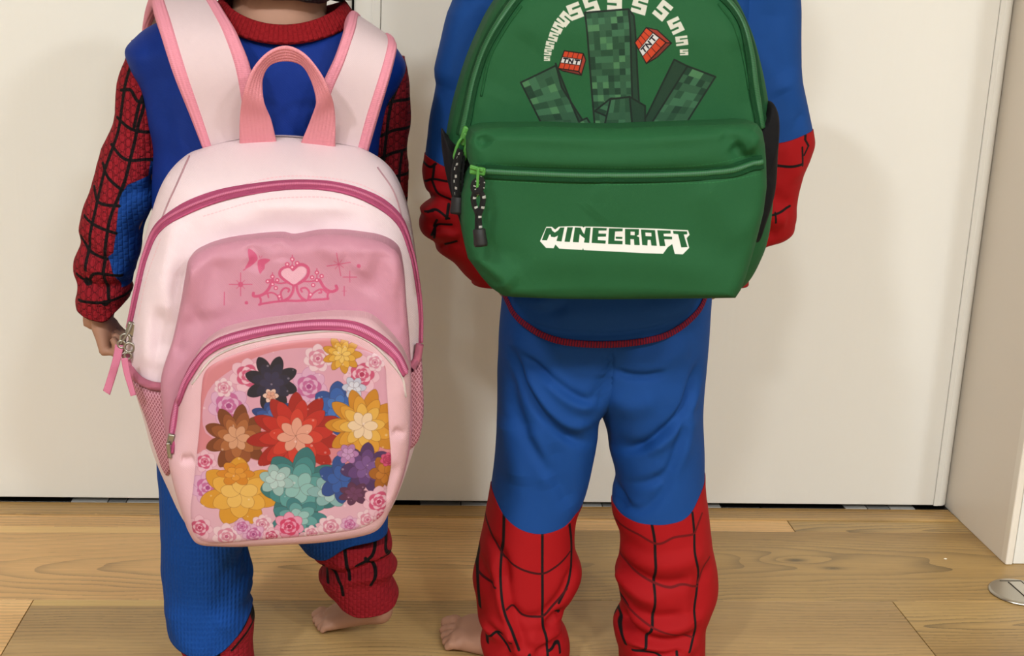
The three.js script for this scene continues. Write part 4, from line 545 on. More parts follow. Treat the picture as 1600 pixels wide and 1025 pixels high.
// ------------------------------------------------------------------ the pink bag
{
  const c0 = at(435, 540, 0.6), t = thing('backpack', 'pink child backpack with printed tiara and flower-print front pocket, worn by the small child', 'backpack', V(c0.x, c0.y, 0.56));
  const PINK_L = '#dcc6cc', PINK_M = '#ba8093', PINK_D = '#b85379', PINK_S = '#ef9db0';
  const satin = (o) => new THREE.MeshPhysicalMaterial({ roughness: 0.5, specularIntensity: 0.7, sheen: 0.2, sheenRoughness: 0.4, bumpMap: TWILL, bumpScale: 0.00012, side: THREE.DoubleSide, ...o });
  const y0 = at(430, 215, 0.58).y, y1 = at(430, 300, 0.62).y, y2 = at(430, 500, 0.65).y;
  const w = wrinkle(31, 0.004, 15, 12);
  const mainFold = foldField([{ p: PX(270, 330, 262, 420, 275, 500), a: 0.005, s: 0.012 }, { p: PX(240, 400, 225, 500, 245, 580), a: 0.004, s: 0.012 }, { p: PX(290, 400, 280, 470, 262, 560), a: -0.006, s: 0.01 }, { p: PX(255, 470, 250, 540, 245, 590), a: -0.004, s: 0.007 }, { p: PX(330, 350, 430, 330, 520, 335), a: 0.005, s: 0.012 }, { p: PX(640, 420, 648, 500, 640, 560), a: -0.004, s: 0.008 }, { p: PX(380, 320, 460, 318, 560, 326), a: 0.003, s: 0.007 }, { p: PX(470, 225, 480, 250, 470, 280), a: 0.003, s: 0.02 }, { p: PX(560, 260, 600, 300, 620, 340), a: -0.003, s: 0.014 }], plane(0.63));
  const main = pillow({ out: PX(322, 230, 375, 216, 450, 211, 520, 221, 573, 235, 610, 266, 634, 318, 648, 390, 656, 460, 657, 520, 656, 580, 658, 650, 640, 720, 612, 790, 585, 822, 460, 838, 330, 840, 296, 815, 262, 752, 240, 700, 226, 650, 209, 595, 199, 545, 203, 490, 214, 425, 228, 368, 248, 300, 268, 264, 292, 242), zSil: 0.575, c: [440, 520], zB: 0.535, zF: (x, y) => mix(mix(0.652, 0.632, smooth(y2, y1, y)), 0.585, smooth(y1 - 0.005, y0 + 0.01, y)), R: 0.052, N: 400, K: 100, bumps: (x, y) => mainFold(x, y) + w(x, y) });
  const stitch = (c, path, col) => { c.g.setLineDash([c.ppm * 0.0022, c.ppm * 0.0014]); c.line(path, 0.9, col); c.g.setLineDash([]); };
  const mainTex = canvasTex([-0.34, 0.08, 0.14, 0.64], 2000, 0.625, (c) => { c.g.fillStyle = PINK_L; c.g.fillRect(0, 0, c.w, c.h); stitch(c, PX(300, 318, 400, 284, 470, 278, 560, 290, 610, 315), '#e2a9b4'); stitch(c, PX(320, 335, 400, 312, 460, 306, 520, 308, 570, 322), '#d99ca8'); stitch(c, PX(252, 372, 232, 430, 220, 490), '#e0a8b2'); });
  const body = part('bag_body', main.geo, satin({ color: 0xffffff, map: mainTex }), t);
  zip(main, PX(202, 512, 214, 455, 228, 398, 247, 357, 285, 329, 340, 307, 400, 295, 460, 289, 520, 292, 565, 304, 600, 322, 625, 347, 641, 390, 651, 440, 656, 490, 656, 535), body, { tape: PINK_D, coil: ['#bb5f80', '#a54e72'], wTape: 0.0058, wCoil: 0.0016, n: 220 });
  part('piping', onto(main, PX(296, 244, 280, 280, 262, 320, 250, 350), 0.0009, 0.0009, { n: 40 }), satin({ color: 0xbb8f98 }), body);
  part('piping', onto(main, PX(590, 262, 615, 300, 630, 350, 640, 400), 0.0009, 0.0009, { n: 40 }), satin({ color: 0xbb8f98 }), body);
  // tall front panel with the tiara print
  const f1 = foldField([{ p: PX(385, 382, 400, 400, 395, 425), a: -0.004, s: 0.007 }, { p: PX(430, 380, 440, 395, 442, 410), a: -0.003, s: 0.006 }, { p: PX(500, 376, 520, 395, 540, 400), a: 0.003, s: 0.008 }, { p: PX(600, 390, 590, 430, 570, 460), a: -0.004, s: 0.011 }, { p: PX(290, 410, 310, 440, 330, 500), a: 0.005, s: 0.014 }, { p: PX(340, 400, 330, 440, 300, 500), a: -0.004, s: 0.012 }, { p: PX(270, 560, 285, 520, 320, 490), a: -0.004, s: 0.009 }, { p: PX(560, 380, 575, 400, 560, 430), a: 0.003, s: 0.01 }, { p: PX(636, 440, 625, 480, 632, 520), a: -0.003, s: 0.008 }, { p: PX(450, 470, 480, 480, 520, 476), a: 0.003, s: 0.014 }], plane(0.675));
  const mid = pillow({ out: PX(297, 402, 318, 389, 345, 380, 380, 374, 440, 370, 455, 373, 500, 366, 560, 369, 598, 378, 622, 396, 631, 430, 635, 480, 640, 540, 643, 600, 641, 700, 605, 800, 560, 834, 440, 843, 330, 845, 300, 830, 280, 770, 265, 710, 254, 640, 252, 590, 270, 530, 283, 470, 290, 430), zSil: 0.655, c: [450, 600], zB: 0.6, zF: (x, y) => 0.674, R: 0.014, N: 360, K: 80, bumps: (x, y) => f1(x, y) + 0.7 * w(x + 3, y) });
  const TI = zf(340, 380, 6.154), ink = '#b94c70';
  const midTex = canvasTex([-0.29, 0.05, 0.12, 0.54], 2600, 0.674, (c) => {
    c.g.fillStyle = PINK_M; c.g.fillRect(0, 0, c.w, c.h); const L = (w, ...p) => c.line(TI(...p), w, ink);
    c.blob(TI(290, 65, 330, 80, 370, 120, 380, 165, 350, 200, 300, 235, 265, 240, 285, 200, 300, 165, 290, 110), ink); c.blob(TI(385, 175, 410, 160, 460, 150, 505, 160, 470, 195, 455, 205, 450, 245, 425, 275, 410, 295, 390, 260, 380, 215), ink); c.seg(TI(250, 260, 300, 225), 1.6, ink); c.seg(TI(400, 150, 398, 128), 0.8, ink); c.seg(TI(410, 150, 425, 128), 0.8, ink);
    // tiara
    L(3.4, 400, 590, 440, 580, 620, 555, 820, 545, 1065, 530); L(3.2, 412, 590, 415, 540, 400, 510); L(3, 1060, 535, 1060, 490, 1085, 460); L(4.5, 345, 480, 345, 505, 375, 510, 440, 490, 490, 440, 530, 350); L(4.5, 1140, 410, 1148, 440, 1100, 465, 1030, 430, 980, 350);
    c.g.lineJoin = 'round'; L(4, 735, 265, 700, 235, 640, 235, 600, 270, 600, 310, 660, 365, 735, 405); L(4.6, 735, 265, 765, 215, 820, 205, 870, 240, 870, 300, 820, 360, 735, 405);
    c.blob(TI(720, 270, 690, 240, 640, 250, 612, 280, 620, 310, 690, 370, 735, 395, 800, 350, 850, 290, 848, 245, 810, 225, 770, 235), '#d3a0b0');
    L(4, 730, 410, 725, 460, 690, 520, 640, 550); L(4, 760, 410, 775, 470, 810, 520, 850, 545); L(2.6, 500, 350, 590, 385, 680, 375); L(2.6, 975, 350, 900, 365, 810, 365); L(3, 620, 540, 610, 470, 650, 430, 690, 445, 680, 465); L(3, 870, 540, 880, 460, 840, 425, 800, 440, 812, 462); L(2.6, 450, 490, 520, 475, 570, 500, 590, 545); L(2.6, 1060, 480, 1000, 440, 930, 470, 890, 520); L(2.4, 480, 480, 490, 520); L(2.4, 990, 440, 1000, 470, 975, 475);
    for (const [x, y, s] of [[718, 185, 1], [528, 350, 0.95], [955, 310, 0.95]]) { c.seg(TI(x, y - 70 * s, x, y + 60 * s), 1.6, ink); for (const [dx, dy] of [[-48, 18], [48, 6], [0, -30], [0, 46]]) { const [p] = TI(x + dx * s, y + dy * s); c.dot(p, 3.6 * s, ink); c.dot(p, 1.5 * s, '#f2b4c2'); } }
    for (const [x, y] of [[560, 430], [595, 510], [920, 400], [895, 490]]) { const [p] = TI(x, y); c.dot(p, 3.4, ink); c.dot(p, 1.5, '#f2b4c2'); }
    const star = (x, y, r, k, a0) => { for (let i = 0; i < k; i++) { const a = a0 + i * Math.PI / k, q = r * (i % 2 ? 0.5 : 1); c.seg(TI(x - q * Math.cos(a), y - q * Math.sin(a), x + q * Math.cos(a), y + q * Math.sin(a)), i % 2 ? 0.8 : 1.3, ink); } };
    star(1165, 200, 115, 4, -0.17); star(222, 395, 110, 4, 0); star(1272, 325, 65, 2, 0); star(1218, 460, 45, 2, 1.57); star(66, 530, 60, 1, 1.57); c.seg(TI(1272, 265, 1272, 375), 1, ink); c.seg(TI(1218, 415, 1218, 500), 1, ink); c.dot(TI(1358, 212)[0], 3, ink); c.dot(TI(278, 572)[0], 2.6, ink); c.dot(TI(222, 395)[0], 4, ink);
  });
  const midM = part('front_panel', mid.geo, satin({ color: 0xffffff, map: midTex }), t, 'pink front panel with printed tiara, stars and butterfly');
  // lower pocket
  const f2 = foldField([{ p: Z3(330, 300, 420, 180, 560, 110), a: 0.003, s: 0.006 }, { p: Z3(1330, 200, 1400, 330, 1420, 450), a: 0.003, s: 0.008 }, { p: Z3(1320, 600, 1380, 620, 1410, 590), a: -0.004, s: 0.004 }, { p: Z3(270, 740, 300, 745, 340, 735), a: -0.003, s: 0.004 }, { p: PX(600, 780, 612, 740, 625, 720), a: -0.003, s: 0.007 }], plane(0.7));
  const low = pillow({ out: PX(264, 716, 275, 667, 283, 611, 295, 576, 316, 542, 342, 522, 387, 509, 450, 500, 512, 493, 544, 493, 577, 497, 604, 519, 628, 550, 640, 583, 641, 636, 638, 699, 628, 746, 614, 785, 598, 818, 585, 829, 520, 843, 440, 849, 345, 851, 308, 846, 296, 830, 283, 795, 270, 750), zSil: 0.69, c: [455, 680], zB: 0.64, zF: (x, y) => 0.706 + 0.004 * smooth(0.2, 0.3, y), R: 0.017, N: 360, K: 80, bumps: (x, y) => f2(x, y) + 0.5 * w(x, y + 2) });
  const lowTex = canvasTex([-0.29, 0.06, 0.12, 0.46], 1400, 0.706, (c) => { c.g.fillStyle = '#cca3ab'; c.g.fillRect(0, 0, c.w, c.h); });
  const lowM = part('front_pocket', low.geo, satin({ color: 0xffffff, map: lowTex }), t, 'pale pink zipped front pocket');
  zip(low, PX(268, 708, 271, 674, 279, 630, 293, 592, 318, 555, 341, 538, 387, 523, 450, 512, 512, 508, 553, 512, 590, 530, 619, 556, 633, 583), lowM, { tape: PINK_D, coil: ['#c67595', '#a85078'], wTape: 0.0056, wCoil: 0.0022, n: 160 });
  part('piping', onto(low, PX(300, 600, 330, 562, 360, 545, 400, 533, 470, 521, 540, 519, 580, 536, 605, 560, 628, 590, 634, 620), 0.001, 0.0012, { n: 110 }), satin({ color: 0xdccbc8 }), lowM);
  // flower print
  const rnd = rng(7);
  const art = canvasTex([-0.27, 0.05, 0.13, 0.5], 3000, 0.71, (c) => {
    const g = c.g; g.fillStyle = '#dd8a92'; g.fillRect(0, 0, c.w, c.h);
    const U = c.unit / 3.2;                                           // canvas pixels per zoom pixel
    const petal = (x, y, a, len, wid, col, edge) => { g.save(); g.translate(x, y); g.rotate(a); g.beginPath(); g.moveTo(0, 0); g.bezierCurveTo(len * 0.3, -wid, len * 0.9, -wid * 0.9, len, 0); g.bezierCurveTo(len * 0.9, wid * 0.9, len * 0.3, wid, 0, 0); g.fillStyle = col; g.fill(); if (edge) { g.strokeStyle = edge; g.lineWidth = 2 * U; g.stroke(); } g.restore(); };
    const rose = ([p], r, cols) => { const [x, y] = c.q(p); r *= U; for (let i = 0; i < 7; i++) petal(x, y, i * 0.9 + 0.2, r * (0.95 + 0.12 * rnd()), r * 0.5, cols[0], cols[1]); for (let k = 0; k < 4; k++) { const q = r * (0.72 - k * 0.16); for (let i = 0; i < 5; i++) { const a = i * 1.26 + k * 0.7; g.beginPath(); g.ellipse(x + Math.cos(a) * q * 0.3, y + Math.sin(a) * q * 0.3, q * 0.62, q * 0.5, a, 0, 7); g.fillStyle = k % 2 ? cols[0] : cols[2]; g.fill(); g.strokeStyle = k % 2 ? cols[2] : cols[1]; g.lineWidth = 2 * U; g.stroke(); } } g.beginPath(); g.arc(x, y, r * 0.13, 0, 7); g.fillStyle = cols[3] || cols[2]; g.fill(); };
    const bloom = ([p], r, n, cols, sq = 1, a0 = 0) => { const [x, y] = c.q(p); r *= U; for (let k = 0; k < cols.length; k++) { const q = r * (1 - k * 0.8 / cols.length), m = Math.max(5, Math.round(n * (1 - 0.12 * k))); g.save(); g.translate(x, y); g.scale(1, sq); for (let i = 0; i < m; i++) petal(0, 0, a0 + i / m * 6.283 + k * 0.35, q * (0.92 + 0.1 * rnd()), q * 2.0 / m * 1.3, cols[k], 'rgba(60,20,20,0.35)'); g.restore(); } };
    const P1 = ['#efc3d0', '#d796aa', '#d2557c', '#b5305c'], P2 = ['#f1d3da', '#d9a5b6', '#dd8fa6', '#c9668a'], P3 = ['#e3b2cf', '#c386b0', '#c9699f', '#a94586'];
    c.blob(Z3(330, 760, 420, 700, 700, 780, 1000, 800, 1290, 820, 1300, 1150, 1000, 1180, 330, 1190), '#e6b6c4'); c.blob(Z3(400, 420, 640, 250, 900, 200, 1250, 250, 1290, 560, 900, 560, 400, 640), '#e3a9bb');
    rose(Z3(600, 340), 90, P1); rose(Z3(505, 490), 105, P3); rose(Z3(905, 395), 95, P3); rose(Z3(950, 255), 75, P2); rose(Z3(1170, 335), 95, P1); rose(Z3(1235, 275), 50, P2); rose(Z3(400, 900), 90, P3); rose(Z3(385, 770), 60, P1); rose(Z3(480, 400), 50, P2);
    bloom(Z3(1070, 235), 100, 9, ['#d79a2c', '#e9b544', '#f2ca68']); bloom(Z3(1050, 500), 134, 6, ['#254f96', '#2f62b0', '#3f74c0'], 1.1, 0.5); bloom(Z3(1130, 400), 61, 6, ['#c9d0e2', '#dfe4f0']);
    bloom(Z3(720, 375), 137, 8, ['#17152b', '#211f3d', '#2e2b4e'], 1.05, 0.3); bloom(Z3(730, 545), 128, 7, ['#23407f', '#2f549c', '#4a6fb4'], 0.7); bloom(Z3(715, 440), 41, 6, ['#f0cbb6', '#e6a88f']);
    bloom(Z3(545, 650), 171, 9, ['#7d3f1d', '#97522a', '#b06a3a', '#dba37c'], 1.05); bloom(Z3(560, 930), 207, 7, ['#dd9d2c', '#eab247', '#f0c263'], 0.95, 0.2); bloom(Z3(540, 830), 98, 6, ['#d98a22', '#e49c35'], 0.7);
    bloom(Z3(840, 640), 244, 11, ['#a81a18', '#c22620', '#d43a2c', '#e8a58c'], 1, 0.15); bloom(Z3(860, 900), 214, 7, ['#2f7577', '#3f8b8b', '#5aa3a0', '#8fc4bd'], 1.05, 0.4); bloom(Z3(740, 860), 92, 6, ['#9dc4be', '#b9d8d2'], 1, 0.3); bloom(Z3(1010, 920), 116, 6, ['#88b8b6', '#a9cfca'], 0.8); bloom(Z3(850, 1050), 146, 7, ['#3c8588', '#64a9a6', '#97c8c2'], 0.8);
    bloom(Z3(1060, 860), 110, 6, ['#234c92', '#2e5eaa'], 1.2, 0.4); bloom(Z3(1175, 590), 195, 10, ['#cf8a20', '#e0a032', '#eab850', '#f2d7b0'], 1.05); bloom(Z3(1190, 800), 134, 7, ['#4d2f63', '#633f7c', '#7b5694'], 1.1, 0.3); bloom(Z3(1100, 730), 59, 6, ['#b67fb4', '#c99bc8']); bloom(Z3(1285, 830), 85, 6, ['#a8641c', '#c47c2c'], 1.2); bloom(Z3(1130, 930), 85, 7, ['#5a2c50', '#6d3a62'], 0.8);
    rose(Z3(1300, 760), 40, ['#d8547c', '#a82f58', '#b5305c']); rose(Z4(320, 355), 70, P1); rose(Z4(440, 395), 75, P2); rose(Z4(600, 340), 55, P2); rose(Z4(560, 385), 60, P3); rose(Z4(720, 350), 78, ['#eda0bb', '#d2557c', '#d9406e', '#b5305c']); rose(Z4(640, 395), 50, P1); rose(Z4(820, 380), 45, P2); rose(Z4(905, 350), 65, P2); rose(Z4(990, 340), 45, P3); rose(Z4(1070, 320), 62, P2); rose(Z4(1120, 240), 85, P1); rose(Z4(510, 350), 45, P3); rose(Z4(1130, 310), 40, P1);
    for (let i = 0; i < 260; i++) { const x = rnd() * c.w, y = rnd() * c.h; g.beginPath(); g.arc(x, y, 1.5 + 2 * rnd(), 0, 7); g.fillStyle = 'rgba(255,240,240,0.4)'; g.fill(); }
  });
  part('printed_panel', patch(low, PX(305, 835, 299, 798, 303, 761, 308, 714, 314, 655, 316, 610, 322, 578, 341, 563, 400, 542, 481, 528, 537, 529, 574, 545, 598, 560, 604, 605, 608, 674, 611, 725, 604, 765, 600, 800, 571, 820, 515, 831, 396, 842, 325, 846), 0.706, 0.0012, { c: [455, 690] }), new THREE.MeshPhysicalMaterial({ map: art, color: 0xd2cccf, roughness: 0.42, clearcoat: 0.15, clearcoatRoughness: 0.4, side: THREE.DoubleSide }), lowM, 'flower-print panel');
  // zipper pulls of the main opening
  const pull = (A, B, C) => band(A, B, 0.0022, { n: 24, seg: 12, e: 4 }).geo;
  const RIBBON = satin({ color: 0xbe6a86 });
  const zp = (pts, z) => pts.map((p, i) => [...p, z + 0.002 * i]);
  const slider = mergeGeometries([shift(new RoundedBoxGeometry(0.0085, 0.014, 0.006, 2, 0.002), at(205, 514, 0.628), -0.25), shift(new THREE.TorusGeometry(0.0042, 0.0012, 8, 20), at(196, 529, 0.632), 0, 0), shift(new THREE.TorusGeometry(0.0042, 0.0012, 8, 20), at(202, 543, 0.634)), shift(new THREE.TorusGeometry(0.0032, 0.0011, 8, 20), at(190, 538, 0.634)), shift(new THREE.TorusGeometry(0.003, 0.0011, 8, 20), at(200, 556, 0.634)), tube([at(206, 505, 0.632), at(200, 520, 0.634), at(189, 537, 0.634)], 0.0012, 12, 8)]);
  const sl = part('zipper_slider', slider, METAL, body, 'metal zipper slider');
  part('zipper_pull', pull(zp(PX(180, 538, 176, 560, 168, 588, 161, 610), 0.633), zp(PX(194, 540, 188, 565, 180, 592, 172, 617), 0.633)), RIBBON, body, 'pink ribbon zipper pull'); part('zipper_pull', pull(zp(PX(189, 560, 193, 582, 199, 602, 204, 619), 0.654), zp(PX(200, 559, 203, 580, 208, 600, 213, 617), 0.654)), RIBBON, body, 'pink ribbon zipper pull');
  const sl2 = mergeGeometries([shift(new RoundedBoxGeometry(0.006, 0.011, 0.004, 2, 0.0015), at(267, 687, 0.7), -0.2), shift(new RoundedBoxGeometry(0.0035, 0.014, 0.002, 2, 0.0009), at(264, 704, 0.705), 0.1)]); part('zipper_slider', sl2, METAL, lowM, 'metal zipper slider');
  // side net pockets with elastic rims
  const NETTEX = dataTex(64, 64, (u, v) => { const a = Math.abs(((u * 4 + v * 4) % 1) - 0.5), b = Math.abs((((u - v) * 4 + 8) % 1) - 0.5); return a < 0.16 || b < 0.16 ? [0.8, 0.58, 0.64] : [0.6, 0.35, 0.41]; }, true, [0.012, 0.02]);
  const netM = new THREE.MeshPhysicalMaterial({ map: NETTEX, roughness: 0.6, side: THREE.DoubleSide, bumpMap: NETTEX, bumpScale: 0.0006 });
  for (const [o, c, rim] of [[PX(199, 565, 212, 588, 235, 601, 262, 606, 268, 650, 274, 715, 262, 742, 246, 705, 232, 665, 214, 612), [242, 650], PX(196, 553, 203, 575, 216, 592, 236, 602, 260, 605)], [PX(640, 578, 652, 560, 657, 545, 661, 600, 661, 655, 652, 690, 640, 702, 632, 640), [649, 625], PX(641, 577, 651, 562, 656, 538)]]) {
    const s = pillow({ out: o, zSil: 0.6, c, zB: 0.575, zF: (x, y) => Math.max(0.622, main.zAt(x, y)) + 0.006, R: 0.01, N: 120, K: 40 }); const m = part('side_pocket', s.geo, netM, t, 'pink net side pocket');
    const q = spline(rim, 30).map((p) => { const a = main.on(p.x, p.y); return at(p.x, p.y, Math.max(a.z, 0.62) + 0.007); }); part('elastic_rim', tube(q, 0.0038, 40, 10), satin({ color: 0xc47088 }), m);
  }
  // shoulder straps, bound in darker pink
  const strap = (A, B) => {
    const s = part('shoulder_strap', band(A, B, 0.011, { n: 110, seg: 28, e: 3.5 }).geo, cloth({ color: 0xd5bfc3, bumpMap: WEAVE, bumpScale: 0.0003, roughness: 0.8 }), t, 'padded pale pink shoulder strap');
    const L = (a, b, k) => a.map((p, i) => p.map((v, j) => mix(v, b[i][j], k)));
    for (const [k0, k1] of [[-0.02, 0.19], [0.81, 1.02]]) part('strap_binding', band(L(A, B, k0), L(A, B, k1), 0.0135, { n: 110, seg: 16, e: 3 }).geo, cloth({ color: 0xdb8d9e, bumpMap: RIB, bumpScale: 0.0006, roughness: 0.75 }), s);
  };
  strap([[324, 244, 0.538], [297, 174, 0.55], [271, 109, 0.556], [253, 54, 0.542], [243, 22, 0.515], [238, 4, 0.47], [232, 10, 0.42], [224, 40, 0.39], [222, 95, 0.375], [240, 190, 0.37], [262, 330, 0.385], [270, 480, 0.43], [275, 600, 0.5]],
    [[404, 244, 0.538], [398, 172, 0.55], [389, 105, 0.556], [372, 62, 0.545], [354, 32, 0.52], [334, 2, 0.475], [318, 0, 0.42], [292, 40, 0.39], [290, 95, 0.375], [300, 190, 0.37], [310, 330, 0.385], [300, 480, 0.43], [295, 600, 0.5]]);
  strap([[476, 244, 0.538], [503, 138, 0.552], [524, 91, 0.553], [538, 50, 0.535], [542, 30, 0.5], [546, 24, 0.46], [552, 36, 0.415], [556, 80, 0.385], [552, 190, 0.37], [545, 330, 0.385], [560, 480, 0.43], [575, 600, 0.5]],
    [[570, 250, 0.538], [588, 187, 0.55], [606, 127, 0.553], [616, 88, 0.54], [614, 73, 0.505], [608, 66, 0.46], [612, 80, 0.415], [618, 120, 0.385], [608, 210, 0.37], [590, 330, 0.385], [590, 480, 0.43], [600, 600, 0.5]]);
  // carry handle
  part('carry_handle', band([[374, 234, 0.556], [375, 180, 0.578], [382, 140, 0.6], [397, 106, 0.604], [422, 80, 0.604], [447, 72, 0.604], [472, 82, 0.604], [496, 108, 0.604], [513, 138, 0.6], [523, 172, 0.578], [524, 236, 0.556]],
    [[434, 230, 0.556], [424, 188, 0.572], [412, 156, 0.588], [410, 122, 0.588], [422, 101, 0.59], [449, 95, 0.592], [472, 102, 0.59], [487, 126, 0.588], [494, 156, 0.588], [484, 190, 0.572], [466, 232, 0.556]], 0.003, { n: 90, seg: 16, e: 5 }).geo, cloth({ color: 0xdd909b, bumpMap: RIB, bumpScale: 0.0005, roughness: 0.7 }), t, 'pink webbing carry handle');
}

// ------------------------------------------------------------------ the green bag
{
  const c0 = at(955, 250, 0.58), t = thing('backpack', 'green backpack with white block lettering and printed letter arc, worn by the taller child', 'backpack', V(c0.x, c0.y, 0.53));
  const GREEN = '#1e5430', GDARK = 0x174a29;
  const poly = (o) => new THREE.MeshPhysicalMaterial({ roughness: 0.72, specularIntensity: 0.4, sheen: 0.08, sheenRoughness: 0.5, bumpMap: WEAVE, bumpScale: 0.0002, side: THREE.DoubleSide, ...o });
  const w = wrinkle(41, 0.0035, 12, 12), yt = at(955, -100, 0.57).y, ym = at(955, 60, 0.6).y;
  const mf = foldField([{ p: PX(740, 190, 750, 120, 780, 60), a: 0.003, s: 0.008 }, { p: PX(770, 150, 800, 90, 830, 50), a: -0.003, s: 0.02 }, { p: PX(1150, 60, 1165, 120, 1170, 180), a: -0.003, s: 0.01 }, { p: PX(900, 20, 930, 12, 990, 8), a: -0.002, s: 0.01 }], plane(0.612));
  const main = pillow({ out: PX(700, 236, 706, 190, 716, 148, 730, 103, 748, 58, 773, 8, 815, -45, 880, -85, 960, -100, 1040, -90, 1100, -58, 1142, -12, 1168, 38, 1186, 95, 1198, 155, 1203, 200, 1204, 330, 1188, 400, 1150, 452, 1000, 455, 800, 450, 740, 400, 714, 330), zSil: 0.568, c: [955, 200], zB: 0.505, zF: (x, y) => mix(0.615, 0.585, smooth(ym, yt, y)), R: 0.036, N: 380, K: 90, bumps: (x, y) => mf(x, y) + w(x, y) });
  const SS = zf(840, 0, 6.4), TT = zf(860, 60, 8), rnd = rng(19);
  const mainTex = canvasTex([-0.0, 0.44, 0.42, 0.78], 2900, 0.613, (c) => {
    const g = c.g; g.fillStyle = GREEN; g.fillRect(0, 0, c.w, c.h);
    // arc of letters
    const glyph = ['1111', '1000', '1111', '0001', '1111'];
    const letter = (x, y, wd, ht, a) => { const cs = Math.cos(a), sn = Math.sin(a); const pt = (u, v) => { const dx = (u - 0.5) * wd, dy = (v - 0.5) * ht; return [x + dx * cs - dy * sn, y + dx * sn + dy * cs]; }; const path = [[0, 0], [1, 0], [1, 0.25], [0.36, 0.25], [0.36, 0.38], [1, 0.38], [1, 1], [0, 1], [0, 0.75], [0.64, 0.75], [0.64, 0.62], [0, 0.62]].map(([u, v]) => SS(...pt(u, v))[0]); c.poly(path, '#c3c2b6'); };
    [[92, 585, 62, 46, 0.03], [100, 520, 74, 62, 0.1], [120, 450, 86, 72, 0.18], [155, 367, 94, 84, 0.28], [198, 278, 108, 98, 0.45], [270, 190, 122, 122, 0.7], [378, 112, 136, 158, -0.35], [545, 45, 140, 190, -0.3], [785, 10, 150, 190, 0.08], [1032, 55, 150, 170, 0.3], [1262, 105, 130, 190, 0.72], [1382, 257, 130, 150, -0.42], [1438, 407, 122, 96, -0.12], [1460, 522, 84, 60, -0.03]].forEach((a) => letter(...a));
    // block towers: plain dark pixel mosaic slabs
    const slab = (q, nx, ny, side, dark) => { const [A, B, C, D] = q, P = (u, v) => [mix(mix(A[0], B[0], u), mix(D[0], C[0], u), v), mix(mix(A[1], B[1], u), mix(D[1], C[1], u), v)]; c.poly(q, '#2c5038'); for (let i = 0; i < nx; i++) for (let j = 0; j < ny; j++) { const k = rnd(); if (k < 0.75) c.poly([P(i / nx, j / ny), P((i + 1) / nx, j / ny), P((i + 1) / nx, (j + 1) / ny), P(i / nx, (j + 1) / ny)], k < 0.2 ? '#22432e' : k < 0.42 ? '#355f43' : k < 0.52 ? '#44704b' : k < 0.6 ? '#1b3727' : '#2a4e37'); } c.seg([...q, q[0]], 2.6, '#16211b'); if (side) { c.poly(side, '#1e3828'); c.seg([...side, side[0]], 2.6, '#16211b'); } };
    slab(Z5(665, 48, 832, 35, 845, 480, 700, 480), 7, 18, Z5(832, 35, 850, 60, 872, 480, 845, 480));
    slab(Z5(420, 312, 552, 248, 648, 480, 505, 480), 5, 8, Z5(552, 240, 575, 330, 670, 480, 648, 480)); slab(Z5(1050, 250, 1156, 290, 1035, 480, 895, 480), 5, 8, Z5(1000, 225, 1050, 250, 905, 480, 880, 470));
    slab(Z5(700, 420, 760, 372, 832, 372, 840, 480, 700, 480).slice(0, 4), 4, 4); slab(Z5(760, 375, 832, 366, 842, 480, 735, 480), 4, 4, Z5(832, 366, 890, 400, 890, 480, 842, 480)); slab(Z5(640, 460, 670, 446, 690, 480, 650, 480), 2, 2);
    // red crates lettered TNT
    const crate = (f, A, B, C, D, sideA, sideB) => {
      const P = (u, v) => [mix(mix(A[0], B[0], u), mix(D[0], C[0], u), v), mix(mix(A[1], B[1], u), mix(D[1], C[1], u), v)];
      c.poly(sideA, '#8c3226'); c.poly(sideB, '#6a2a22'); c.poly([A, B, C, D], '#b53c20'); for (let i = 1; i < 4; i++) { c.seg([P(i / 4, 0), P(i / 4, 1)], 1.2, '#5a1e16'); }
      c.poly([P(0, 0.34), P(1, 0.34), P(1, 0.67), P(0, 0.67)], '#c4c2c0'); const bar = (u0, v0, u1, v1) => c.seg([P(u0, v0), P(u1, v1)], 2, '#15121a');
      bar(0.1, 0.41, 0.32, 0.41); bar(0.21, 0.41, 0.21, 0.61); bar(0.4, 0.61, 0.4, 0.41); bar(0.4, 0.41, 0.58, 0.61); bar(0.58, 0.61, 0.58, 0.41); bar(0.68, 0.41, 0.9, 0.41); bar(0.79, 0.41, 0.79, 0.61);
      for (const o of [[A, B, C, D, A], [...sideA, sideA[0]], [...sideB, sideB[0]]]) c.seg(o, 1.5, '#1c1210'); c.seg([P(0, 0.34), P(1, 0.34)], 1, '#2a1512'); c.seg([P(0, 0.67), P(1, 0.67)], 1, '#2a1512');
    };
    crate(1, ...TT(170, 153, 410, 188, 352, 412, 95, 374), TT(410, 188, 440, 270, 385, 460, 352, 412), TT(95, 374, 352, 412, 385, 460, 150, 405));
    crate(1, ...SS(968, 425, 1085, 275, 1280, 425, 1085, 635), SS(1085, 275, 1195, 300, 1335, 430, 1280, 425), SS(1280, 425, 1335, 430, 1195, 570, 1085, 635));
  });
  const body = part('bag_body', main.geo, poly({ color: 0xffffff, map: mainTex }), t);
  const zo = { tape: GDARK, coil: ['#236338', '#154a28'], wTape: 0.0075, wCoil: 0.003 };
  zip(main, PX(722, 212, 731, 172, 742, 122, 760, 72, 785, 28, 822, -18, 880, -55, 960, -68, 1040, -55, 1095, -30, 1135, 0, 1158, 33, 1172, 80, 1180, 136, 1190, 200), body, { ...zo, n: 200 });
  for (const p of [PX(752, 150, 766, 90, 792, 42, 815, 10), PX(1122, 6, 1146, 40, 1160, 85, 1170, 140)]) part('piping', onto(main, p, 0.0012, 0.0014, { n: 60 }), poly({ color: 0x1c552f }), body);
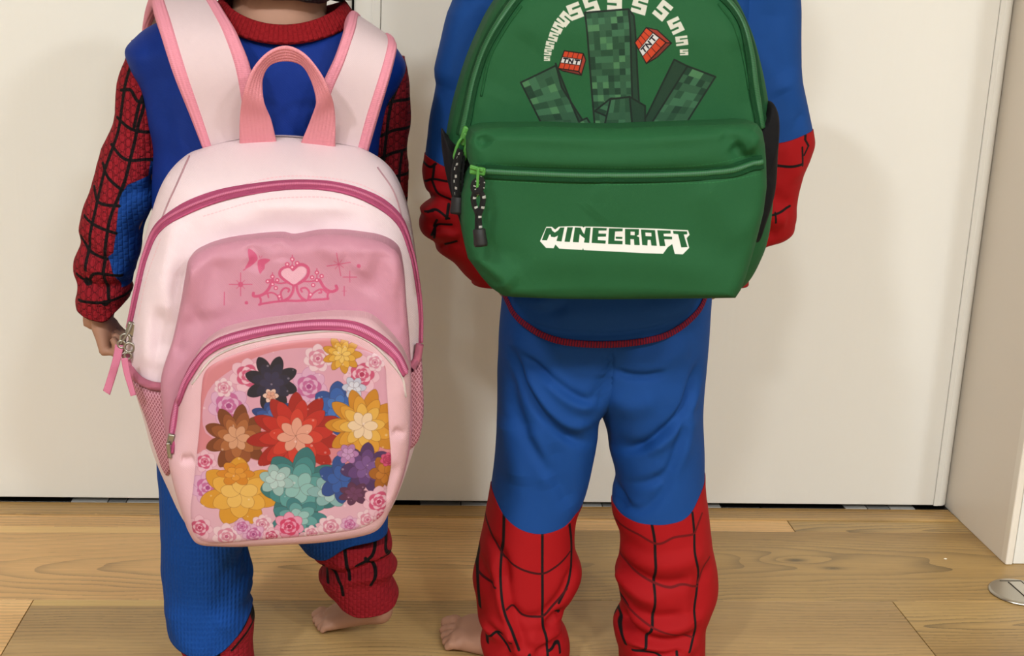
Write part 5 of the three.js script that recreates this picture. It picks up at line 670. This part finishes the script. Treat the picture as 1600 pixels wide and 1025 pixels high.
  // front pocket
  const pf = foldField([{ p: Z5(240, 545, 420, 520, 640, 512, 900, 505, 1200, 520), a: 0.004, s: 0.012 }, { p: Z5(250, 545, 275, 530, 290, 555), a: -0.007, s: 0.006 }, { p: Z5(240, 590, 420, 600, 640, 608, 980, 600, 1240, 580), a: 0.004, s: 0.01 }, { p: Z5(1220, 545, 1270, 600, 1320, 590), a: -0.006, s: 0.007 }, { p: Z5(1250, 560, 1300, 530, 1330, 500), a: 0.006, s: 0.008 }, { p: Z5(1180, 500, 1230, 530, 1260, 575), a: -0.003, s: 0.008 },
    { p: Z5(270, 640, 640, 652, 980, 655, 1200, 645, 1330, 612), a: -0.004, s: 0.0045 }, { p: Z6(210, 530, 330, 600, 400, 650), a: 0.005, s: 0.012 }, { p: Z6(240, 480, 350, 530, 460, 560), a: -0.003, s: 0.012 }, { p: Z6(330, 680, 420, 560, 640, 545, 980, 560, 1240, 640), a: 0.003, s: 0.016 }, { p: Z6(250, 590, 300, 620, 340, 650), a: -0.004, s: 0.006 }, { p: Z6(1100, 250, 1180, 380, 1280, 470), a: 0.003, s: 0.016 }, { p: Z6(700, 260, 760, 320, 700, 400), a: 0.002, s: 0.02 }], plane(0.67));
  const pk = pillow({ out: PX(731, 240, 731, 222, 738, 206, 752, 200, 780, 198, 860, 197, 900, 199, 960, 200, 1060, 196, 1120, 194, 1165, 192, 1182, 193, 1190, 204, 1194, 225, 1196, 250, 1197, 290, 1192, 330, 1184, 362, 1176, 392, 1164, 432, 1156, 452, 1148, 464, 1100, 465, 1040, 466, 950, 467, 870, 466, 800, 463, 785, 461, 766, 448, 752, 432, 742, 418, 731, 403, 726, 380, 722, 345, 723, 310, 731, 280, 738, 268, 733, 255), zSil: 0.648, c: [955, 335], zB: 0.575, zF: () => 0.672, R: 0.017, N: 420, K: 90, sharp: true, bumps: (x, y) => pf(x, y) + w(x, y + 4) });
  const ZL = zf(835, 340, 6.4);
  const pkTex = canvasTex([0.02, 0.38, 0.42, 0.64], 3600, 0.672, (c) => {
    c.g.fillStyle = GREEN; c.g.fillRect(0, 0, c.w, c.h); const WHITE = '#dcdad6';
    c.poly(ZL(120, 92, 175, 92, 208, 120, 245, 90, 400, 85, 480, 88, 490, 98, 503, 88, 740, 92, 905, 100, 1240, 110, 1385, 118, 1535, 125, 1552, 172, 1522, 205, 1545, 300, 1478, 362, 1398, 358, 1375, 262, 1330, 292, 1280, 356, 1100, 350, 490, 320, 482, 300, 476, 318, 245, 306, 208, 266, 190, 303, 115, 300, 55, 235), WHITE);
    for (const p of [ZL(120, 105, 168, 105, 178, 132, 204, 150, 238, 128, 258, 100, 300, 98, 270, 236, 220, 232, 236, 178, 200, 196, 166, 190, 162, 168, 150, 170, 125, 226, 75, 224), ZL(330, 97, 385, 97, 352, 240, 300, 238), ZL(405, 98, 462, 100, 480, 142, 497, 165, 513, 100, 562, 100, 545, 250, 493, 246, 502, 205, 470, 182, 452, 162, 440, 243, 382, 240), ZL(585, 100, 722, 105, 720, 127, 642, 128, 640, 158, 716, 160, 714, 188, 634, 190, 632, 222, 712, 228, 708, 258, 570, 250), ZL(745, 105, 882, 108, 880, 135, 805, 137, 799, 228, 880, 232, 878, 265, 735, 260), ZL(812, 190, 878, 192, 876, 212, 812, 210), ZL(905, 112, 1045, 115, 1042, 170, 1020, 182, 1046, 196, 1050, 272, 997, 270, 994, 215, 958, 212, 958, 270, 905, 265), ZL(1065, 118, 1205, 125, 1220, 278, 1166, 275, 1160, 220, 1130, 220, 1126, 275, 1075, 270), ZL(1228, 125, 1360, 130, 1362, 158, 1290, 160, 1293, 185, 1375, 190, 1375, 215, 1296, 215, 1306, 280, 1250, 280), ZL(1385, 132, 1525, 138, 1528, 165, 1492, 168, 1528, 292, 1465, 294, 1436, 165, 1390, 160)]) c.poly(p, GREEN);
    c.poly(ZL(960, 138, 1002, 140, 1002, 176, 960, 174), WHITE); c.poly(ZL(1108, 148, 1168, 151, 1170, 186, 1110, 183), WHITE);
    c.g.setLineDash([c.ppm * 0.0024, c.ppm * 0.0014]); c.line(PX(740, 256, 800, 258, 900, 261, 1000, 262, 1100, 257, 1180, 243), 0.9, '#2a6d3f'); c.line(PX(745, 282, 900, 288, 1000, 288, 1120, 284, 1188, 272), 0.9, '#2a6d3f');
  });
  const pkM = part('front_pocket', pk.geo, poly({ color: 0xffffff, map: pkTex }), t, 'green front pocket with white block lettering');
  zip(pk, PX(748, 266, 800, 270, 900, 275, 1000, 275, 1100, 271, 1150, 265, 1189, 253), pkM, { ...zo, wTape: 0.0062, wCoil: 0.0026, n: 120, lift: 0.0016 });
  // black side pockets
  const black = poly({ color: 0x121113, roughness: 0.8 });
  for (const [o, c] of [[PX(692, 206, 698, 214, 712, 226, 726, 232, 745, 250, 750, 330, 748, 410, 730, 372, 713, 330, 699, 281, 692, 235), [722, 290]], [PX(1193, 176, 1203, 158, 1213, 172, 1214, 240, 1210, 297, 1192, 355, 1178, 387, 1165, 395, 1160, 300, 1175, 205), [1188, 270]]]) part('side_pocket', pillow({ out: o, zSil: 0.575, c, zB: 0.545, zF: () => 0.612, R: 0.016, N: 140, K: 30 }).geo, black, t, 'black side pocket');
  // sliders with lime pulls and black flecked cord loops
  const LIME = new THREE.MeshPhysicalMaterial({ color: 0x458a34, roughness: 0.4, clearcoat: 0.2 });
  const CORD = new THREE.MeshStandardMaterial({ roughness: 0.8, map: dataTex(64, 64, (u, v) => { const du = (u * 2) % 1, k = Math.abs(((v + Math.floor(u * 2) * 0.35) % 1) - 0.5); return du > 0.2 && du < 0.66 && k < 0.2 ? [0.85, 0.85, 0.82] : [0.05, 0.05, 0.055]; }, true) });
  CORD.map.repeat.set(4, 1); CORD.bumpMap = TWILL; CORD.bumpScale = 0.0002;
  const TIP = new THREE.MeshStandardMaterial({ color: 0x141416, roughness: 0.6 });
  const ZC = zf(690, 180, 4.66), L = (z, ...p) => ZC(...p).map((q, i) => at(q[0], q[1], Array.isArray(z) ? z[i] : z));
  const boxAt = (px, z, w, h, d, rz, r) => shift(new RoundedBoxGeometry(w, h, d, 3, r), at(px[0], px[1], z), rz);
  // upper
  const s1 = part('zipper_slider', mergeGeometries([boxAt(ZC(175, 145)[0], 0.607, 0.0085, 0.016, 0.006, -0.25, 0.002), boxAt(ZC(165, 175)[0], 0.612, 0.0045, 0.012, 0.004, -0.2, 0.0015)]), LIME, body, 'lime slider');
  part('zipper_pull', tube(L(0.616, 150, 165, 125, 200, 100, 270, 95, 310, 120, 340, 150, 345, 170, 315, 172, 250, 185, 200, 178, 170), 0.0016, 50, 8), LIME, s1, 'lime pull loop');
  part('cord_loop', mergeGeometries([tube(L([0.619, 0.621, 0.625, 0.627, 0.627], 135, 250, 110, 320, 92, 400, 90, 500, 100, 590), 0.0027, 40, 10), tube(L([0.62, 0.624, 0.629, 0.63, 0.629], 140, 270, 128, 340, 118, 420, 118, 500, 118, 590), 0.0027, 40, 10), tube(L([0.619, 0.622, 0.626, 0.627, 0.627], 150, 300, 148, 360, 140, 430, 138, 510, 138, 600), 0.0027, 40, 10)]), CORD, s1, 'black cord with white flecks');
  const cap = (z, x, y, x1, y1, r) => { const a = at(...ZC(x, y)[0], z), b = at(...ZC(x1, y1)[0], z + 0.002), g = new THREE.LatheGeometry([[0, 0], [r * 0.7, 0], [r, 0.0012], [r * 1.02, 0.01], [r * 1.1, 0.02], [r, 0.0235], [0, 0.0245]].map(([p, q]) => new THREE.Vector2(p, q)), 20), d = b.clone().sub(a); g.scale(1, d.length() / 0.0245, 0.75); g.applyQuaternion(new THREE.Quaternion().setFromUnitVectors(V(0, 1, 0), d.normalize())); g.translate(a.x, a.y, a.z); return g; };
  part('cord_end', cap(0.628, 118, 595, 108, 725, 0.0062), TIP, s1, 'black cord end');
  // lower
  const s2 = part('zipper_slider', mergeGeometries([boxAt(ZC(262, 405)[0], 0.683, 0.0135, 0.0072, 0.005, -0.12, 0.0018), boxAt(ZC(255, 388)[0], 0.685, 0.012, 0.0035, 0.004, -0.25, 0.001)]), LIME, pkM, 'lime slider');
  part('zipper_pull', boxAt(ZC(262, 490)[0], 0.6895, 0.0026, 0.025, 0.0024, 0.0, 0.001), LIME, s2, 'lime pull');
  part('cord_loop', mergeGeometries([tube(L([0.687, 0.688, 0.69, 0.692, 0.692], 272, 465, 240, 490, 232, 540, 262, 560, 285, 540), 0.0025, 30, 10), tube(L([0.687, 0.689, 0.691, 0.692], 262, 460, 290, 470, 290, 530, 262, 552), 0.0025, 30, 10), tube(L(0.69, 250, 550, 232, 600, 240, 660, 262, 720, 262, 780, 262, 830), 0.0025, 40, 10), tube(L(0.6915, 275, 550, 300, 590, 295, 660, 272, 730, 275, 790, 275, 830), 0.0025, 40, 10)]), CORD, s2, 'black cord with white flecks');
  part('cord_end', cap(0.69, 272, 825, 288, 960, 0.0072), TIP, s2, 'black cord end');
  // straps over the shoulders
  for (const sgn of [-1, 1]) { const X = (d) => 955 + sgn * d, A = [[X(60), -60, 0.52], [X(75), -110, 0.51], [X(90), -150, 0.46], [X(95), -130, 0.39], [X(105), -60, 0.35], [X(120), 60, 0.34], [X(150), 250, 0.36], [X(175), 360, 0.44]], B = [[X(130), -50, 0.52], [X(145), -95, 0.51], [X(160), -128, 0.46], [X(165), -110, 0.39], [X(175), -50, 0.35], [X(180), 60, 0.34], [X(185), 250, 0.36], [X(195), 360, 0.44]]; part('shoulder_strap', band(A, B, 0.01, { n: 90, seg: 20, e: 3.5 }).geo, poly({ color: GREEN }), t); }
  part('carry_handle', band([[905, -92, 0.54], [915, -130, 0.55], [955, -148, 0.555], [995, -130, 0.55], [1005, -92, 0.54]], [[922, -90, 0.545], [928, -118, 0.555], [955, -130, 0.56], [982, -118, 0.555], [988, -90, 0.545]], 0.003, { n: 40, seg: 14 }).geo, poly({ color: GDARK }), t);
}
renderer.render(scene, camera);
